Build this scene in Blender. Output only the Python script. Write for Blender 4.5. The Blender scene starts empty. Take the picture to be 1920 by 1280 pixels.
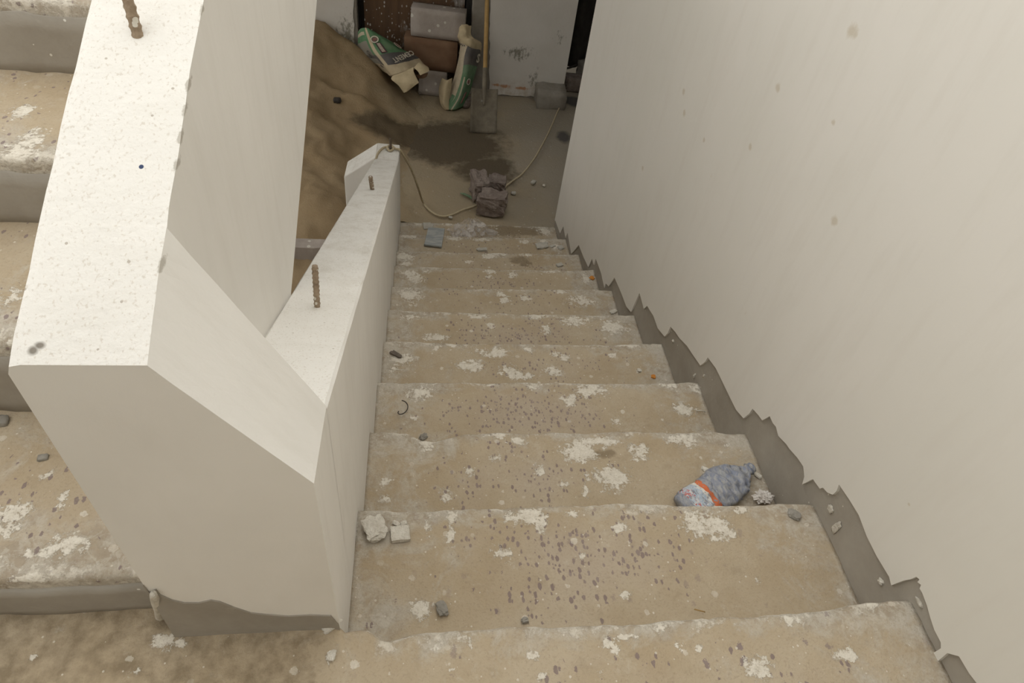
import bpy, bmesh, math, random
from mathutils import Vector, Matrix, noise
from mathutils.geometry import tessellate_polygon
random.seed(7)
S = bpy.context.scene
COL = S.collection

# ------------------------------------------------------------------ camera
F_PX = 1231.055
CAM = Vector((0.10687, -0.37770, 1.01527))
RIGHT = Vector((0.98949926, -0.09061734, 0.11260425))
DOWN = Vector((0.01482713, -0.71131506, -0.70271690))
FWD = Vector((0.14377543, 0.69700745, -0.70250213))
cd = bpy.data.cameras.new('camera'); cam = bpy.data.objects.new('camera', cd); COL.objects.link(cam)
M = Matrix.Identity(4)
for r in range(3):
    M[r][0] = RIGHT[r]; M[r][1] = -DOWN[r]; M[r][2] = -FWD[r]; M[r][3] = CAM[r]
cam.matrix_world = M
cd.sensor_width = 36; cd.lens = F_PX / 1920 * 36; cd.clip_start = 0.02; cd.clip_end = 100
S.camera = cam

# ------------------------------------------------------------------ sky (even overcast) and exposure
w = bpy.data.worlds.new('overcast_sky'); S.world = w; w.use_nodes = True
bg = w.node_tree.nodes['Background']
bg.inputs[0].default_value = (0.995, 0.99, 0.95, 1); bg.inputs[1].default_value = 1.0
S.view_settings.view_transform = 'Standard'; S.view_settings.look = 'None'
S.view_settings.gamma = 1; S.view_settings.use_curve_mapping = False
S.view_settings.exposure = 1.0

# ------------------------------------------------------------------ dimensions
T, RS, W = 0.29, 0.130684, 0.945        # tread, rise, width of the lower flight
SL = RS / T
ZF = -1.335                             # ground floor level
YB = 4.78                               # back wall
XM, XL = -0.12, -0.231                  # parapet planes
Y0 = 0.025                              # near face of the parapet

def at(px, py, ax, v):
    """point of the photograph's ray (px,py) on the plane coordinate[ax] = v"""
    d = RIGHT * ((px - 960) / F_PX) + DOWN * ((py - 640) / F_PX) + FWD
    return CAM + d * ((v - CAM[ax]) / d[ax])

# ------------------------------------------------------------------ node material helpers
class NT:
    def __init__(s, name, rough=0.9):
        s.m = bpy.data.materials.new(name); s.m.use_nodes = True
        s.t = s.m.node_tree; s.b = s.t.nodes['Principled BSDF']
        s.b.inputs['Roughness'].default_value = rough
        s.b.inputs['Specular IOR Level'].default_value = 0.25
        s.pos = s.t.nodes.new('ShaderNodeNewGeometry').outputs['Position']
    def put(s, inp, v):
        if isinstance(v, bpy.types.NodeSocket): s.t.links.new(v, inp)
        elif isinstance(v, (tuple, list)):
            inp.default_value = (*v, 1) if len(inp.default_value) == 4 and len(v) == 3 else v
        else: inp.default_value = v
    def vscale(s, v, sc):
        n = s.t.nodes.new('ShaderNodeVectorMath'); n.operation = 'MULTIPLY'
        s.put(n.inputs[0], v); n.inputs[1].default_value = sc; return n.outputs[0]
    def noise(s, sc, det=4, rough=0.6, vec=None, dist=0.0):
        n = s.t.nodes.new('ShaderNodeTexNoise'); s.put(n.inputs['Vector'], vec or s.pos)
        n.inputs['Scale'].default_value = sc; n.inputs['Detail'].default_value = det
        n.inputs['Roughness'].default_value = rough; n.inputs['Distortion'].default_value = dist
        return n.outputs[0]
    def vor(s, sc, vec=None, rnd=1.0):
        n = s.t.nodes.new('ShaderNodeTexVoronoi'); s.put(n.inputs['Vector'], vec or s.pos)
        n.inputs['Scale'].default_value = sc; n.inputs['Randomness'].default_value = rnd
        sep = s.t.nodes.new('ShaderNodeSeparateColor'); s.t.links.new(n.outputs['Color'], sep.inputs[0])
        return n.outputs['Distance'], sep.outputs[0], sep.outputs[1]
    def mth(s, op, a, b=0.0, clamp=False):
        n = s.t.nodes.new('ShaderNodeMath'); n.operation = op; n.use_clamp = clamp
        s.put(n.inputs[0], a); s.put(n.inputs[1], b); return n.outputs[0]
    def ramp(s, v, a, b):
        n = s.t.nodes.new('ShaderNodeMapRange'); s.put(n.inputs[0], v)
        n.inputs[1].default_value = a; n.inputs[2].default_value = b; n.clamp = True
        return n.outputs[0]
    def mix(s, f, a, b):
        n = s.t.nodes.new('ShaderNodeMix'); n.data_type = 'RGBA'
        s.put(n.inputs[0], f); s.put(n.inputs[6], a); s.put(n.inputs[7], b); return n.outputs[2]
    def attr(s, name):
        n = s.t.nodes.new('ShaderNodeAttribute'); n.attribute_name = name; return n.outputs['Fac']
    def sep(s, v=None):
        n = s.t.nodes.new('ShaderNodeSeparateXYZ'); s.put(n.inputs[0], v or s.pos); return n.outputs
    def blob(s, c, rad):
        """0..1 falloff of an ellipsoid stain"""
        n = s.t.nodes.new('ShaderNodeVectorMath'); n.operation = 'SUBTRACT'
        s.put(n.inputs[0], s.pos); n.inputs[1].default_value = c
        k = s.t.nodes.new('ShaderNodeVectorMath'); k.operation = 'DIVIDE'
        s.t.links.new(n.outputs[0], k.inputs[0]); k.inputs[1].default_value = rad
        l = s.t.nodes.new('ShaderNodeVectorMath'); l.operation = 'LENGTH'
        s.t.links.new(k.outputs[0], l.inputs[0])
        return s.mth('SUBTRACT', 1.0, l.outputs['Value'], True)
    def color(s, v): s.put(s.b.inputs['Base Color'], v)
    def bump(s, h, st=0.3, d=0.01):
        n = s.t.nodes.new('ShaderNodeBump'); n.inputs['Strength'].default_value = st
        n.inputs['Distance'].default_value = d; s.put(n.inputs['Height'], h)
        s.t.links.new(n.outputs[0], s.b.inputs['Normal'])

def plaster_wall():
    k = NT('white_wall_plaster', 0.85)
    big = k.ramp(k.noise(1.6, 4, 0.6), 0.35, 0.68)
    c = k.mix(big, (0.755, 0.722, 0.67), (0.715, 0.69, 0.632))
    st = k.noise(7, 5, 0.65, k.vscale(k.pos, (1, 2.6, 0.5)))
    c = k.mix(k.mth('MULTIPLY', k.ramp(st, 0.5, 0.75), 0.4), c, (0.67, 0.63, 0.57))
    sm = k.noise(11, 5, 0.7)
    c = k.mix(k.mth('MULTIPLY', k.ramp(sm, 0.70, 0.78), 0.30), c, (0.50, 0.41, 0.27))
    sp = None
    for px, py, r_ in ((1320, 262, .014), (1282, 172, .02), (1283, 212, .02), (1458, 165, .02), (1407, 275, .016), (1562, 230, .012), (1598, 60, .03), (1205, 315, .02), (1704, 945, .006), (1565, 415, .02)):
        bl_ = k.blob(tuple(at(px, py, 0, W - 0.006)), (0.05, r_ * 1.2, r_)); sp = bl_ if sp is None else k.mth('MAXIMUM', sp, bl_)
    c = k.mix(k.mth('MULTIPLY', k.ramp(k.mth('ADD', sp, k.mth('MULTIPLY', k.mth('SUBTRACT', k.noise(70, 4), 0.5), 0.9)), 0.4, 0.75), 0.45), c, (0.47, 0.38, 0.25))
    k.color(c)
    h = k.mth('ADD', k.mth('MULTIPLY', st, 0.6), k.mth('MULTIPLY', k.noise(140, 3), 0.12))
    k.bump(h, 0.10, 0.004); return k.m

def plaster_parapet():
    k = NT('rough_white_plaster', 0.92)
    c = k.mix(k.ramp(k.noise(3.5, 4), 0.35, 0.7), (0.80, 0.775, 0.73), (0.755, 0.73, 0.685))
    nz = k.sep(k.t.nodes['Geometry'].outputs['True Normal'] if 'Geometry' in k.t.nodes else None)[2]
    up = k.ramp(nz, 0.5, 0.8)
    # pits and grit of the float-finished tops
    grit = k.ramp(k.noise(330, 2, 0.5, k.vscale(k.pos, (1, 0.7, 1))), 0.58, 0.70)
    c = k.mix(k.mth('MULTIPLY', k.mth('MULTIPLY', grit, up), 0.34), c, (0.44, 0.36, 0.27))
    pits = k.vor(75); pit = k.mth('MULTIPLY', k.mth('LESS_THAN', pits[0], 0.11), k.mth('GREATER_THAN', pits[1], 0.86))
    c = k.mix(k.mth('MULTIPLY', k.mth('MULTIPLY', pit, up), 0.6), c, (0.30, 0.24, 0.18))
    dirt = k.mth('MULTIPLY', k.ramp(k.noise(16, 6, 0.85, k.vscale(k.pos, (1.0, 0.7, 0.7))), 0.47, 0.68), k.mth('ADD', 0.15, k.mth('MULTIPLY', up, 0.85)))
    y = k.sep()[1]
    far = k.ramp(y, 0.22, 0.9)
    c = k.mix(k.mth('MULTIPLY', k.mth('MULTIPLY', dirt, far), 0.42), c, (0.45, 0.395, 0.305))
    # chipped arris, smudge and a blue paint dot
    rn = k.mth('MULTIPLY', k.mth('SUBTRACT', k.noise(60, 4, 0.7), 0.5), 1.6)
    ch = None
    for px, py, ry_, rz_ in ((352, 150, .016, .012), (345, 205, .012, .01), (326, 300, .016, .012), (300, 490, .012, .010), (377, 12, .012, .01), (334, 240, .008, .008)):
        q = at(px, py, 0, XM); q.z = 0.572 + SL * (q.y - Y0) * 1.06 + 0.006 * math.sin(max(0, min(1, q.y / 0.4)) * math.pi); bl_ = k.blob(tuple(q), (0.0055, ry_ * 2.2, 0.008)); ch = bl_ if ch is None else k.mth('MAXIMUM', ch, bl_)
    c = k.mix(k.mth('MULTIPLY', k.ramp(k.mth('MULTIPLY', k.mth('ADD', ch, rn), k.ramp(ch, 0.0, 0.15)), 0.38, 0.6), 0.7), c, (0.37, 0.335, 0.28))
    sm_ = None
    for q, r_ in (((-0.2105, 0.036, 0.578), (0.0055, 0.005, 0.02)), ((-0.206, 0.040, 0.58), (0.006, 0.004, 0.02))):
        bl_ = k.blob(q, r_); sm_ = bl_ if sm_ is None else k.mth('MAXIMUM', sm_, bl_)
    c = k.mix(k.mth('MULTIPLY', k.ramp(sm_, 0.05, 0.6), 0.85), c, (0.16, 0.135, 0.105))
    c = k.mix(k.ramp(k.blob(tuple(at(258, 291, 2, 0.672)), (0.0028, 0.0028, 0.05)), 0.1, 0.3), c, (0.04, 0.06, 0.13))
    # vertical trowel strokes on the sides
    st = k.noise(9, 4, 0.6, k.vscale(k.pos, (1, 3.5, 0.35)))
    c = k.mix(k.mth('MULTIPLY', k.ramp(st, 0.5, 0.8), 0.22), c, (0.60, 0.565, 0.50))
    k.color(c)
    h = k.mth('ADD', k.mth('MULTIPLY', k.noise(110, 3), k.mth('ADD', k.mth('MULTIPLY', up, 0.5), 0.12)), k.mth('MULTIPLY', st, 0.25))
    k.bump(h, 0.45, 0.004); return k.m

def bare_cement():
    k = NT('bare_grey_cement', 0.9)
    c = k.mix(k.ramp(k.noise(6, 5, 0.65), 0.35, 0.7), (0.315, 0.283, 0.238), (0.40, 0.368, 0.32))
    st = k.ramp(k.noise(26, 4, 0.6, k.vscale(k.pos, (1, 0.35, 1.4))), 0.62, 0.75)
    c = k.mix(k.mth('MULTIPLY', st, 0.35), c, (0.44, 0.40, 0.34))
    v = k.vor(40); dot = k.mth('MULTIPLY', k.mth('LESS_THAN', v[0], 0.10), k.mth('GREATER_THAN', v[1], 0.86))
    c = k.mix(dot, c, (0.66, 0.63, 0.57))
    k.color(c); k.bump(k.noise(50, 4), 0.3, 0.004); return k.m

def step_concrete():
    k = NT('dusty_step_concrete', 0.95)
    n1 = k.noise(5, 6, 0.65); mid = k.noise(24, 5, 0.7); fine = k.noise(230, 3, 0.6)
    sand = k.mix(k.ramp(n1, 0.35, 0.65), (0.40, 0.317, 0.212), (0.46, 0.382, 0.277))
    grey = k.mix(k.ramp(mid, 0.40, 0.60), (0.365, 0.305, 0.23), (0.50, 0.455, 0.385))
    vein = k.ramp(k.noise(38, 4, 0.6, None, 1.6), 0.50, 0.58)
    grey = k.mix(k.mth('MULTIPLY', vein, 0.45), grey, (0.55, 0.505, 0.43))
    gm = k.mth('ADD', k.attr('grey'), k.mth('MULTIPLY', k.mth('SUBTRACT', k.noise(11, 6, 0.75, None, 0.6), 0.5), 2.0))
    c = k.mix(k.ramp(gm, 0.22, 0.62), sand, grey)
    c = k.mix(k.mth('MULTIPLY', k.ramp(mid, 0.56, 0.70), 0.35), c, (0.30, 0.235, 0.155))
    # exposed stone chips where feet wore the surface
    rf = k.noise(85, 5, 0.8)
    av = k.vor(125, k.vscale(k.pos, (1, 0.6, 1)))
    thr = k.mth('ADD', 0.10, k.mth('MULTIPLY', av[1], 0.42))
    am = k.mth('ADD', k.attr('agg'), k.mth('MULTIPLY', k.mth('SUBTRACT', k.noise(9, 4), 0.5), 1.5))
    ag = k.mth('MULTIPLY', k.mth('LESS_THAN', k.mth('ADD', av[0], k.mth('MULTIPLY', k.mth('SUBTRACT', rf, 0.5), 1.1)), thr), k.mth('LESS_THAN', av[2], k.mth('MULTIPLY', k.ramp(am, 0.2, 1.0), 0.85)))
    c = k.mix(k.mth('MULTIPLY', k.ramp(am, 0.35, 1.0), 0.30), c, (0.41, 0.345, 0.30))
    c = k.mix(k.mth('MULTIPLY', ag, 0.82), c, k.mix(av[2], (0.20, 0.15, 0.145), (0.30, 0.245, 0.225)))
    bv = k.vor(34, k.vscale(k.pos, (1, 0.7, 1)))
    bg_ = k.mth('MULTIPLY', k.mth('LESS_THAN', k.mth('ADD', bv[0], k.mth('MULTIPLY', rf, 0.9)), 0.62), k.mth('GREATER_THAN', bv[1], 0.62))
    c = k.mix(k.mth('MULTIPLY', k.mth('MULTIPLY', bg_, k.attr('big')), 0.85), c, (0.23, 0.18, 0.175))
    # damp and rusty stains
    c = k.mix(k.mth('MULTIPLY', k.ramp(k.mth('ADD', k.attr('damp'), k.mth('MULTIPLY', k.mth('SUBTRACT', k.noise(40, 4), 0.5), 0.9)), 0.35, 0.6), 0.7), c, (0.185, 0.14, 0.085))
    # thrown plaster: patches with ragged porous edges, then loose drops
    rag = k.mth('ADD', k.mth('MULTIPLY', k.mth('SUBTRACT', rf, 0.5), 2.3), k.mth('MULTIPLY', k.mth('SUBTRACT', mid, 0.5), 1.5))
    sp = k.ramp(k.mth('ADD', k.attr('splat'), rag), 0.46, 0.62)
    sp = k.mth('MULTIPLY', sp, k.ramp(k.attr('splat'), 0.02, 0.2))
    ed = k.ramp(k.mth('ADD', k.mth('MULTIPLY', k.attr('edge'), 0.75), k.mth('ADD', rag, k.mth('MULTIPLY', k.mth('SUBTRACT', k.noise(10, 3), 0.5), 1.8))), 0.55, 0.80)
    ed = k.mth('MULTIPLY', ed, k.ramp(k.attr('edge'), 0.0, 0.3))
    dv = k.vor(36); wob = k.mth('MULTIPLY', k.mth('SUBTRACT', rf, 0.5), 0.5)
    dm = k.ramp(k.noise(4, 3), 0.32, 0.6)
    dr = k.mth('MULTIPLY', k.mth('LESS_THAN', k.mth('ADD', dv[0], wob), k.mth('MULTIPLY', dv[2], 0.27)), k.mth('MULTIPLY', k.mth('GREATER_THAN', dv[1], 0.58), dm))
    fv = k.vor(115); fr = k.mth('MULTIPLY', k.mth('LESS_THAN', fv[0], k.mth('MULTIPLY', fv[2], 0.26)), k.mth('GREATER_THAN', fv[1], 0.84))
    dust = k.mth('MULTIPLY', k.ramp(k.noise(15, 5, 0.8, None, 0.8), 0.56, 0.70), k.ramp(rf, 0.42, 0.6))
    c = k.mix(k.mth('MULTIPLY', dust, 0.38), c, (0.58, 0.53, 0.445))
    wht = k.mth('MAXIMUM', k.mth('MULTIPLY', sp, 0.9), k.mth('MAXIMUM', k.mth('MULTIPLY', ed, 0.55), k.mth('MAXIMUM', k.mth('MULTIPLY', dr, 0.72), k.mth('MULTIPLY', fr, 0.7))))
    c = k.mix(wht, c, k.mix(k.ramp(rf, 0.38, 0.66), (0.62, 0.565, 0.475), (0.76, 0.715, 0.63)))
    c = k.mix(k.mth('MULTIPLY', k.ramp(fine, 0.54, 0.70), 0.30), c, (0.24, 0.185, 0.125))
    k.color(c)
    h = k.mth('ADD', k.mth('MULTIPLY', fine, 0.4), k.mth('ADD', k.mth('MULTIPLY', wht, 0.35), k.mth('ADD', k.mth('MULTIPLY', mid, 0.6), k.mth('MULTIPLY', rf, 0.35))))
    k.bump(h, 0.6, 0.006); return k.m

def floor_mat():
    k = NT('sandy_concrete_floor', 0.95)
    c = k.mix(k.ramp(k.noise(2.2, 6, 0.65), 0.35, 0.68), (0.335, 0.265, 0.172), (0.315, 0.262, 0.185))
    x = k.sep()[0]
    gr = k.ramp(k.mth('ADD', x, k.mth('MULTIPLY', k.noise(3, 5), 0.9)), 0.95, 1.5)
    c = k.mix(k.mth('MULTIPLY', gr, 0.7), c, (0.30, 0.27, 0.225))
    sp = k.ramp(k.noise(28, 5, 0.75), 0.6, 0.75)
    c = k.mix(k.mth('MULTIPLY', sp, 0.5), c, (0.20, 0.155, 0.10))
    v = k.vor(30); dr = k.mth('MULTIPLY', k.mth('LESS_THAN', v[0], 0.13), k.mth('GREATER_THAN', v[1], 0.8))
    c = k.mix(k.mth('MULTIPLY', dr, 0.6), c, (0.52, 0.48, 0.41))
    n = k.mth('MULTIPLY', k.mth('SUBTRACT', k.noise(5, 6, 0.7), 0.5), 1.0)
    wet = k.ramp(k.mth('ADD', k.mth('MAXIMUM', k.blob((0.33, 3.97, ZF), (0.52, 0.46, 1)), k.mth('MAXIMUM', k.blob((0.05, 4.02, ZF), (0.38, 0.22, 1)), k.mth('MULTIPLY', k.blob((0.55, 3.62, ZF), (0.34, 0.28, 1)), 0.8))), n), 0.13, 0.42)
    c = k.mix(k.mth('MULTIPLY', wet, 0.9), c, (0.085, 0.065, 0.042))
    ink = k.ramp(k.mth('ADD', k.mth('MAXIMUM', k.blob((1.36, 4.78, ZF), (0.16, 0.16, 1)), k.blob((1.18, 4.15, ZF), (0.1, 0.16, 1))), k.mth('MULTIPLY', n, 0.7)), 0.3, 0.6)
    c = k.mix(k.mth('MULTIPLY', ink, 0.8), c, (0.045, 0.045, 0.05))
    k.color(c); k.bump(k.mth('ADD', k.noise(60, 5, 0.7), k.mth('MULTIPLY', k.noise(14, 5), 1.0)), 0.5, 0.01); return k.m

def sand_mat():
    k = NT('brown_sand', 0.97)
    c = k.mix(k.ramp(k.noise(3, 6, 0.65), 0.35, 0.68), (0.31, 0.222, 0.125), (0.375, 0.28, 0.17))
    c = k.mix(k.mth('MULTIPLY', k.ramp(k.noise(34, 5, 0.75), 0.6, 0.75), 0.4), c, (0.20, 0.135, 0.065))
    n = k.mth('MULTIPLY', k.mth('SUBTRACT', k.noise(6, 6, 0.7), 0.5), 1.0)
    wet = k.ramp(k.mth('ADD', k.mth('MAXIMUM', k.blob((0.2, 4.0, ZF), (0.5, 0.34, 1)), k.blob((-0.1, 4.02, ZF), (0.34, 0.2, 1))), n), 0.13, 0.45)
    c = k.mix(k.mth('MULTIPLY', wet, 0.85), c, (0.095, 0.072, 0.045))
    thin = k.ramp(k.mth('ADD', k.sep()[0], k.mth('MULTIPLY', n, 0.6)), -0.28, 0.12)
    c = k.mix(k.mth('MULTIPLY', thin, k.mth('SUBTRACT', 1.0, wet)), c, (0.33, 0.265, 0.175))
    k.color(c); k.bump(k.mth('ADD', k.noise(90, 5, 0.75), k.noise(20, 4)), 0.5, 0.01); return k.m

def back_plaster():
    k = NT('stained_back_wall_plaster', 0.9)
    c = k.mix(k.ramp(k.noise(2.5, 5), 0.35, 0.7), (0.64, 0.605, 0.555), (0.57, 0.535, 0.48))
    n = k.mth('SUBTRACT', k.noise(26, 6, 0.8, k.vscale(k.pos, (1.3, 1, 0.8))), 0.5)
    m1 = k.mth('MAXIMUM', k.blob((0.86, YB, -0.99), (0.24, 1, 0.13)), k.mth('MULTIPLY', k.blob((1.0, YB, -1.18), (0.1, 1, 0.17)), 0.9))
    m1 = k.mth('MAXIMUM', m1, k.mth('MULTIPLY', k.blob((1.16, YB, -0.84), (0.16, 1, 0.22)), 0.62))
    m1 = k.mth('MAXIMUM', m1, k.mth('MULTIPLY', k.blob((-0.44, YB, -0.98), (0.18, 1, 0.30)), 1.1))
    mold = k.ramp(k.mth('ADD', m1, k.mth('MULTIPLY', n, 2.6)), 0.62, 0.95)
    c = k.mix(k.mth('MULTIPLY', mold, 0.8), c, (0.155, 0.14, 0.10))
    z = k.sep()[2]
    low = k.mth('MULTIPLY', k.ramp(z, -1.17, -1.31), k.ramp(k.noise(18, 6, 0.75), 0.42, 0.62))
    c = k.mix(k.mth('MULTIPLY', low, 0.55), c, (0.40, 0.32, 0.22))
    orr = k.ramp(k.mth('ADD', k.mth('MAXIMUM', k.blob((0.78, YB, -1.262), (0.085, 1, 0.028)), k.mth('MAXIMUM', k.blob((0.71, YB, -1.255), (0.06, 1, 0.02)), k.blob((0.92, YB, -1.268), (0.09, 1, 0.02)))), k.mth('MULTIPLY', n, 2.2)), 0.35, 0.7)
    c = k.mix(k.mth('MULTIPLY', orr, 0.75), c, (0.42, 0.165, 0.055))
    k.color(c); k.bump(k.noise(40, 5), 0.3, 0.006); return k.m

def door_mat():
    k = NT('paint_splashed_brown_door', 0.75)
    c = k.mix(k.ramp(k.noise(5, 5, 0.6, k.vscale(k.pos, (5, 1, 0.7))), 0.35, 0.7), (0.085, 0.050, 0.030), (0.13, 0.075, 0.04))
    m = k.ramp(k.noise(4.5, 4, 0.6), 0.34, 0.52)
    v = k.vor(55, k.vscale(k.pos, (1, 1, 0.6)))
    d = k.mth('MULTIPLY', k.mth('LESS_THAN', k.mth('ADD', v[0], k.mth('MULTIPLY', k.noise(130, 2), 0.12)), k.mth('MULTIPLY', v[1], 0.40)), m)
    c = k.mix(k.mth('MULTIPLY', d, 0.75), c, (0.50, 0.46, 0.41))
    g = k.ramp(k.mth('ADD', k.mth('MAXIMUM', k.blob((0.02, 4.85, -1.0), (0.13, 1, 0.30)), k.blob((0.4, 4.85, -0.65), (0.2, 1, 0.25))), k.mth('MULTIPLY', k.mth('SUBTRACT', k.noise(38, 6, 0.8, k.vscale(k.pos, (1.3, 1, 0.5))), 0.5), 2.4)), 0.5, 0.9)
    c = k.mix(k.mth('MULTIPLY', g, 0.55), c, (0.36, 0.34, 0.315))
    k.color(c); k.bump(k.noise(30, 3, 0.6, k.vscale(k.pos, (4, 1, 0.5))), 0.2, 0.004); return k.m

def simple(name, a, b, sc=20, rough=0.85, bump=0.3, bd=0.004, spots=None):
    k = NT(name, rough); c = k.mix(k.ramp(k.noise(sc, 5, 0.65), 0.35, 0.68), a, b)
    if spots:
        v = k.vor(spots[0]); d = k.mth('MULTIPLY', k.mth('LESS_THAN', k.mth('ADD', v[0], k.mth('MULTIPLY', k.noise(spots[0] * 3, 3), 0.2)), spots[1]), k.mth('GREATER_THAN', v[1], spots[2]))
        c = k.mix(d, c, spots[3])
    k.color(c)
    if bump: k.bump(k.noise(sc * 4, 4), bump, bd)
    return k.m

MAT = dict(
    wall=plaster_wall(), para=plaster_parapet(), cement=bare_cement(), step=step_concrete(), floor=floor_mat(),
    sand=sand_mat(), back=back_plaster(), door=door_mat(),
    slab=simple('raw_ceiling_concrete', (0.40, 0.38, 0.35), (0.48, 0.46, 0.42), 4),
    jamb=simple('grey_mortar_jamb', (0.24, 0.215, 0.18), (0.31, 0.28, 0.24), 14, spots=(18, 0.16, 0.75, (0.10, 0.09, 0.08))),
    steel=simple('rusty_plaster_smeared_rebar', (0.40, 0.31, 0.22), (0.25, 0.185, 0.125), 90, 0.8, 0.5, spots=(110, 0.45, 0.45, (0.70, 0.66, 0.58))),
    dsteel=simple('dark_rusty_rebar', (0.10, 0.075, 0.055), (0.16, 0.12, 0.085), 90, 0.7, 0.4),
    brick=simple('dusty_purple_brick', (0.195, 0.15, 0.13), (0.31, 0.262, 0.225), 22, 0.95, 0.9, 0.012, spots=(45, 0.18, 0.72, (0.46, 0.42, 0.38))),
    block=simple('dusty_grey_block', (0.33, 0.285, 0.25), (0.40, 0.35, 0.31), 12, 0.95, 0.5, 0.004, spots=(17, 0.30, 0.60, (0.56, 0.53, 0.47))),
    rblock=simple('red_brown_block', (0.15, 0.085, 0.05), (0.19, 0.115, 0.07), 9, 0.95, 0.5, 0.004),
    rope=simple('dusty_beige_rope', (0.50, 0.42, 0.28), (0.40, 0.33, 0.22), 60, 0.9),
    wood=simple('yellow_wood_handle', (0.42, 0.27, 0.10), (0.30, 0.185, 0.07), 12, 0.6),
    blade=simple('muddy_shovel_steel', (0.135, 0.115, 0.085), (0.20, 0.17, 0.125), 18, 0.75, 0.5, spots=(16, 0.22, 0.7, (0.26, 0.245, 0.21))),
    chunk=simple('white_plaster_lump', (0.74, 0.70, 0.62), (0.60, 0.55, 0.47), 60, 0.95, 0.8, 0.006),
    stone=simple('grey_pebble', (0.30, 0.28, 0.245), (0.22, 0.20, 0.17), 50, 0.9),
    shard=simple('grey_tile_shard', (0.50, 0.475, 0.42), (0.42, 0.395, 0.345), 40, 0.7),
    orange=simple('orange_scrap', (0.62, 0.25, 0.04), (0.50, 0.20, 0.05), 80, 0.8),
    wire=simple('black_wire', (0.04, 0.035, 0.03), (0.06, 0.05, 0.045), 60, 0.6),
    green=simple('green_strip', (0.10, 0.17, 0.10), (0.20, 0.24, 0.15), 50, 0.7),
    cloth=simple('dark_grey_cloth', (0.035, 0.03, 0.028), (0.06, 0.052, 0.046), 10, 0.95),
    kraft=simple('kraft_paper', (0.55, 0.45, 0.29), (0.45, 0.365, 0.23), 16, 0.9, 0.4, 0.006),
    paper=simple('dusty_white_paper', (0.66, 0.62, 0.58), (0.55, 0.50, 0.45), 40, 0.9),
    black=simple('black_frame_and_painted_dark', (0.02, 0.018, 0.016), (0.03, 0.027, 0.024), 10, 0.9),  # door frame colour, also the painted darkness of the room behind
    fuzz=simple('dark_fuzz', (0.12, 0.10, 0.085), (0.18, 0.15, 0.12), 60, 0.95),
    cream=simple('cream_print', (0.60, 0.55, 0.45), (0.52, 0.47, 0.38), 50, 0.85, 0),
    darkprint=simple('dark_print', (0.055, 0.05, 0.05), (0.08, 0.075, 0.07), 50, 0.85, 0),
    redprint=simple('dull_red_print', (0.22, 0.10, 0.09), (0.28, 0.15, 0.13), 50, 0.85, 0),
)
def marble():
    k = NT('grey_veined_marble', 0.35)
    wv = k.noise(10, 6, 0.6, k.vscale(k.pos, (1.2, 3.5, 1)), 1.2)
    k.color(k.mix(k.ramp(wv, 0.40, 0.62), (0.30, 0.32, 0.32), (0.43, 0.435, 0.42))); return k.m
def bottle_plastic():
    k = NT('dusty_blue_grey_plastic', 0.42)
    n = k.noise(55, 5, 0.7, k.vscale(k.pos, (1.6, 0.7, 1)), 1.4)
    c = k.mix(k.ramp(n, 0.40, 0.60), (0.20, 0.22, 0.285), (0.36, 0.355, 0.35))
    k.color(c); k.b.inputs['Specular IOR Level'].default_value = 0.5
    k.bump(n, 0.5, 0.004); return k.m
def film():
    k = NT('thin_white_plastic_film', 0.35); k.color((0.60, 0.56, 0.53))
    n = k.noise(16, 3, 0.5, None, 1.0); k.put(k.b.inputs['Alpha'], k.mth('ADD', 0.26, k.mth('MULTIPLY', k.ramp(n, 0.40, 0.62), 0.5)))
    k.bump(n, 0.5, 0.005); return k.m
def sack_print():
    """bands along the sack's length (attribute su) and across it (sv)"""
    k = NT('printed_cement_sack_paper', 0.8)
    u = k.attr('su'); v = k.attr('sv')
    wob = k.mth('MULTIPLY', k.mth('SUBTRACT', k.noise(30, 3), 0.5), 0.02)
    u = k.mth('ADD', u, wob)
    g = k.mix(k.ramp(k.noise(14, 4), 0.4, 0.7), (0.085, 0.20, 0.095), (0.12, 0.235, 0.12))
    dk = (0.095, 0.088, 0.085); kr = k.mix(k.ramp(k.noise(20, 4), 0.35, 0.7), (0.52, 0.43, 0.29), (0.43, 0.35, 0.23))
    side = k.mix(k.mth('GREATER_THAN', u, 0.30), g, (0.25, 0.235, 0.195))
    side = k.mix(k.mth('MULTIPLY', k.mth('GREATER_THAN', u, 0.10), k.mth('LESS_THAN', u, 0.17)), side, (0.46, 0.39, 0.28))
    side = k.mix(k.mth('MULTIPLY', k.mth('GREATER_THAN', u, 0.60), k.mth('LESS_THAN', u, 0.68)), side, (0.12, 0.11, 0.10))
    c = k.mix(k.mth('GREATER_THAN', u, 0.585), g, dk)
    c = k.mix(k.mth('MULTIPLY', k.mth('GREATER_THAN', v, 0.44), k.mth('LESS_THAN', v, 0.52)), c, kr)
    c = k.mix(k.mth('LESS_THAN', v, 0.36), c, side)
    c = k.mix(k.mth('GREATER_THAN', u, 0.80), c, kr)
    dust = k.mth('MULTIPLY', k.ramp(k.noise(7, 5), 0.4, 0.7), 0.22)
    c = k.mix(dust, c, (0.36, 0.31, 0.24))
    k.color(c); k.bump(k.noise(24, 4), 0.3, 0.006); return k.m
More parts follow.
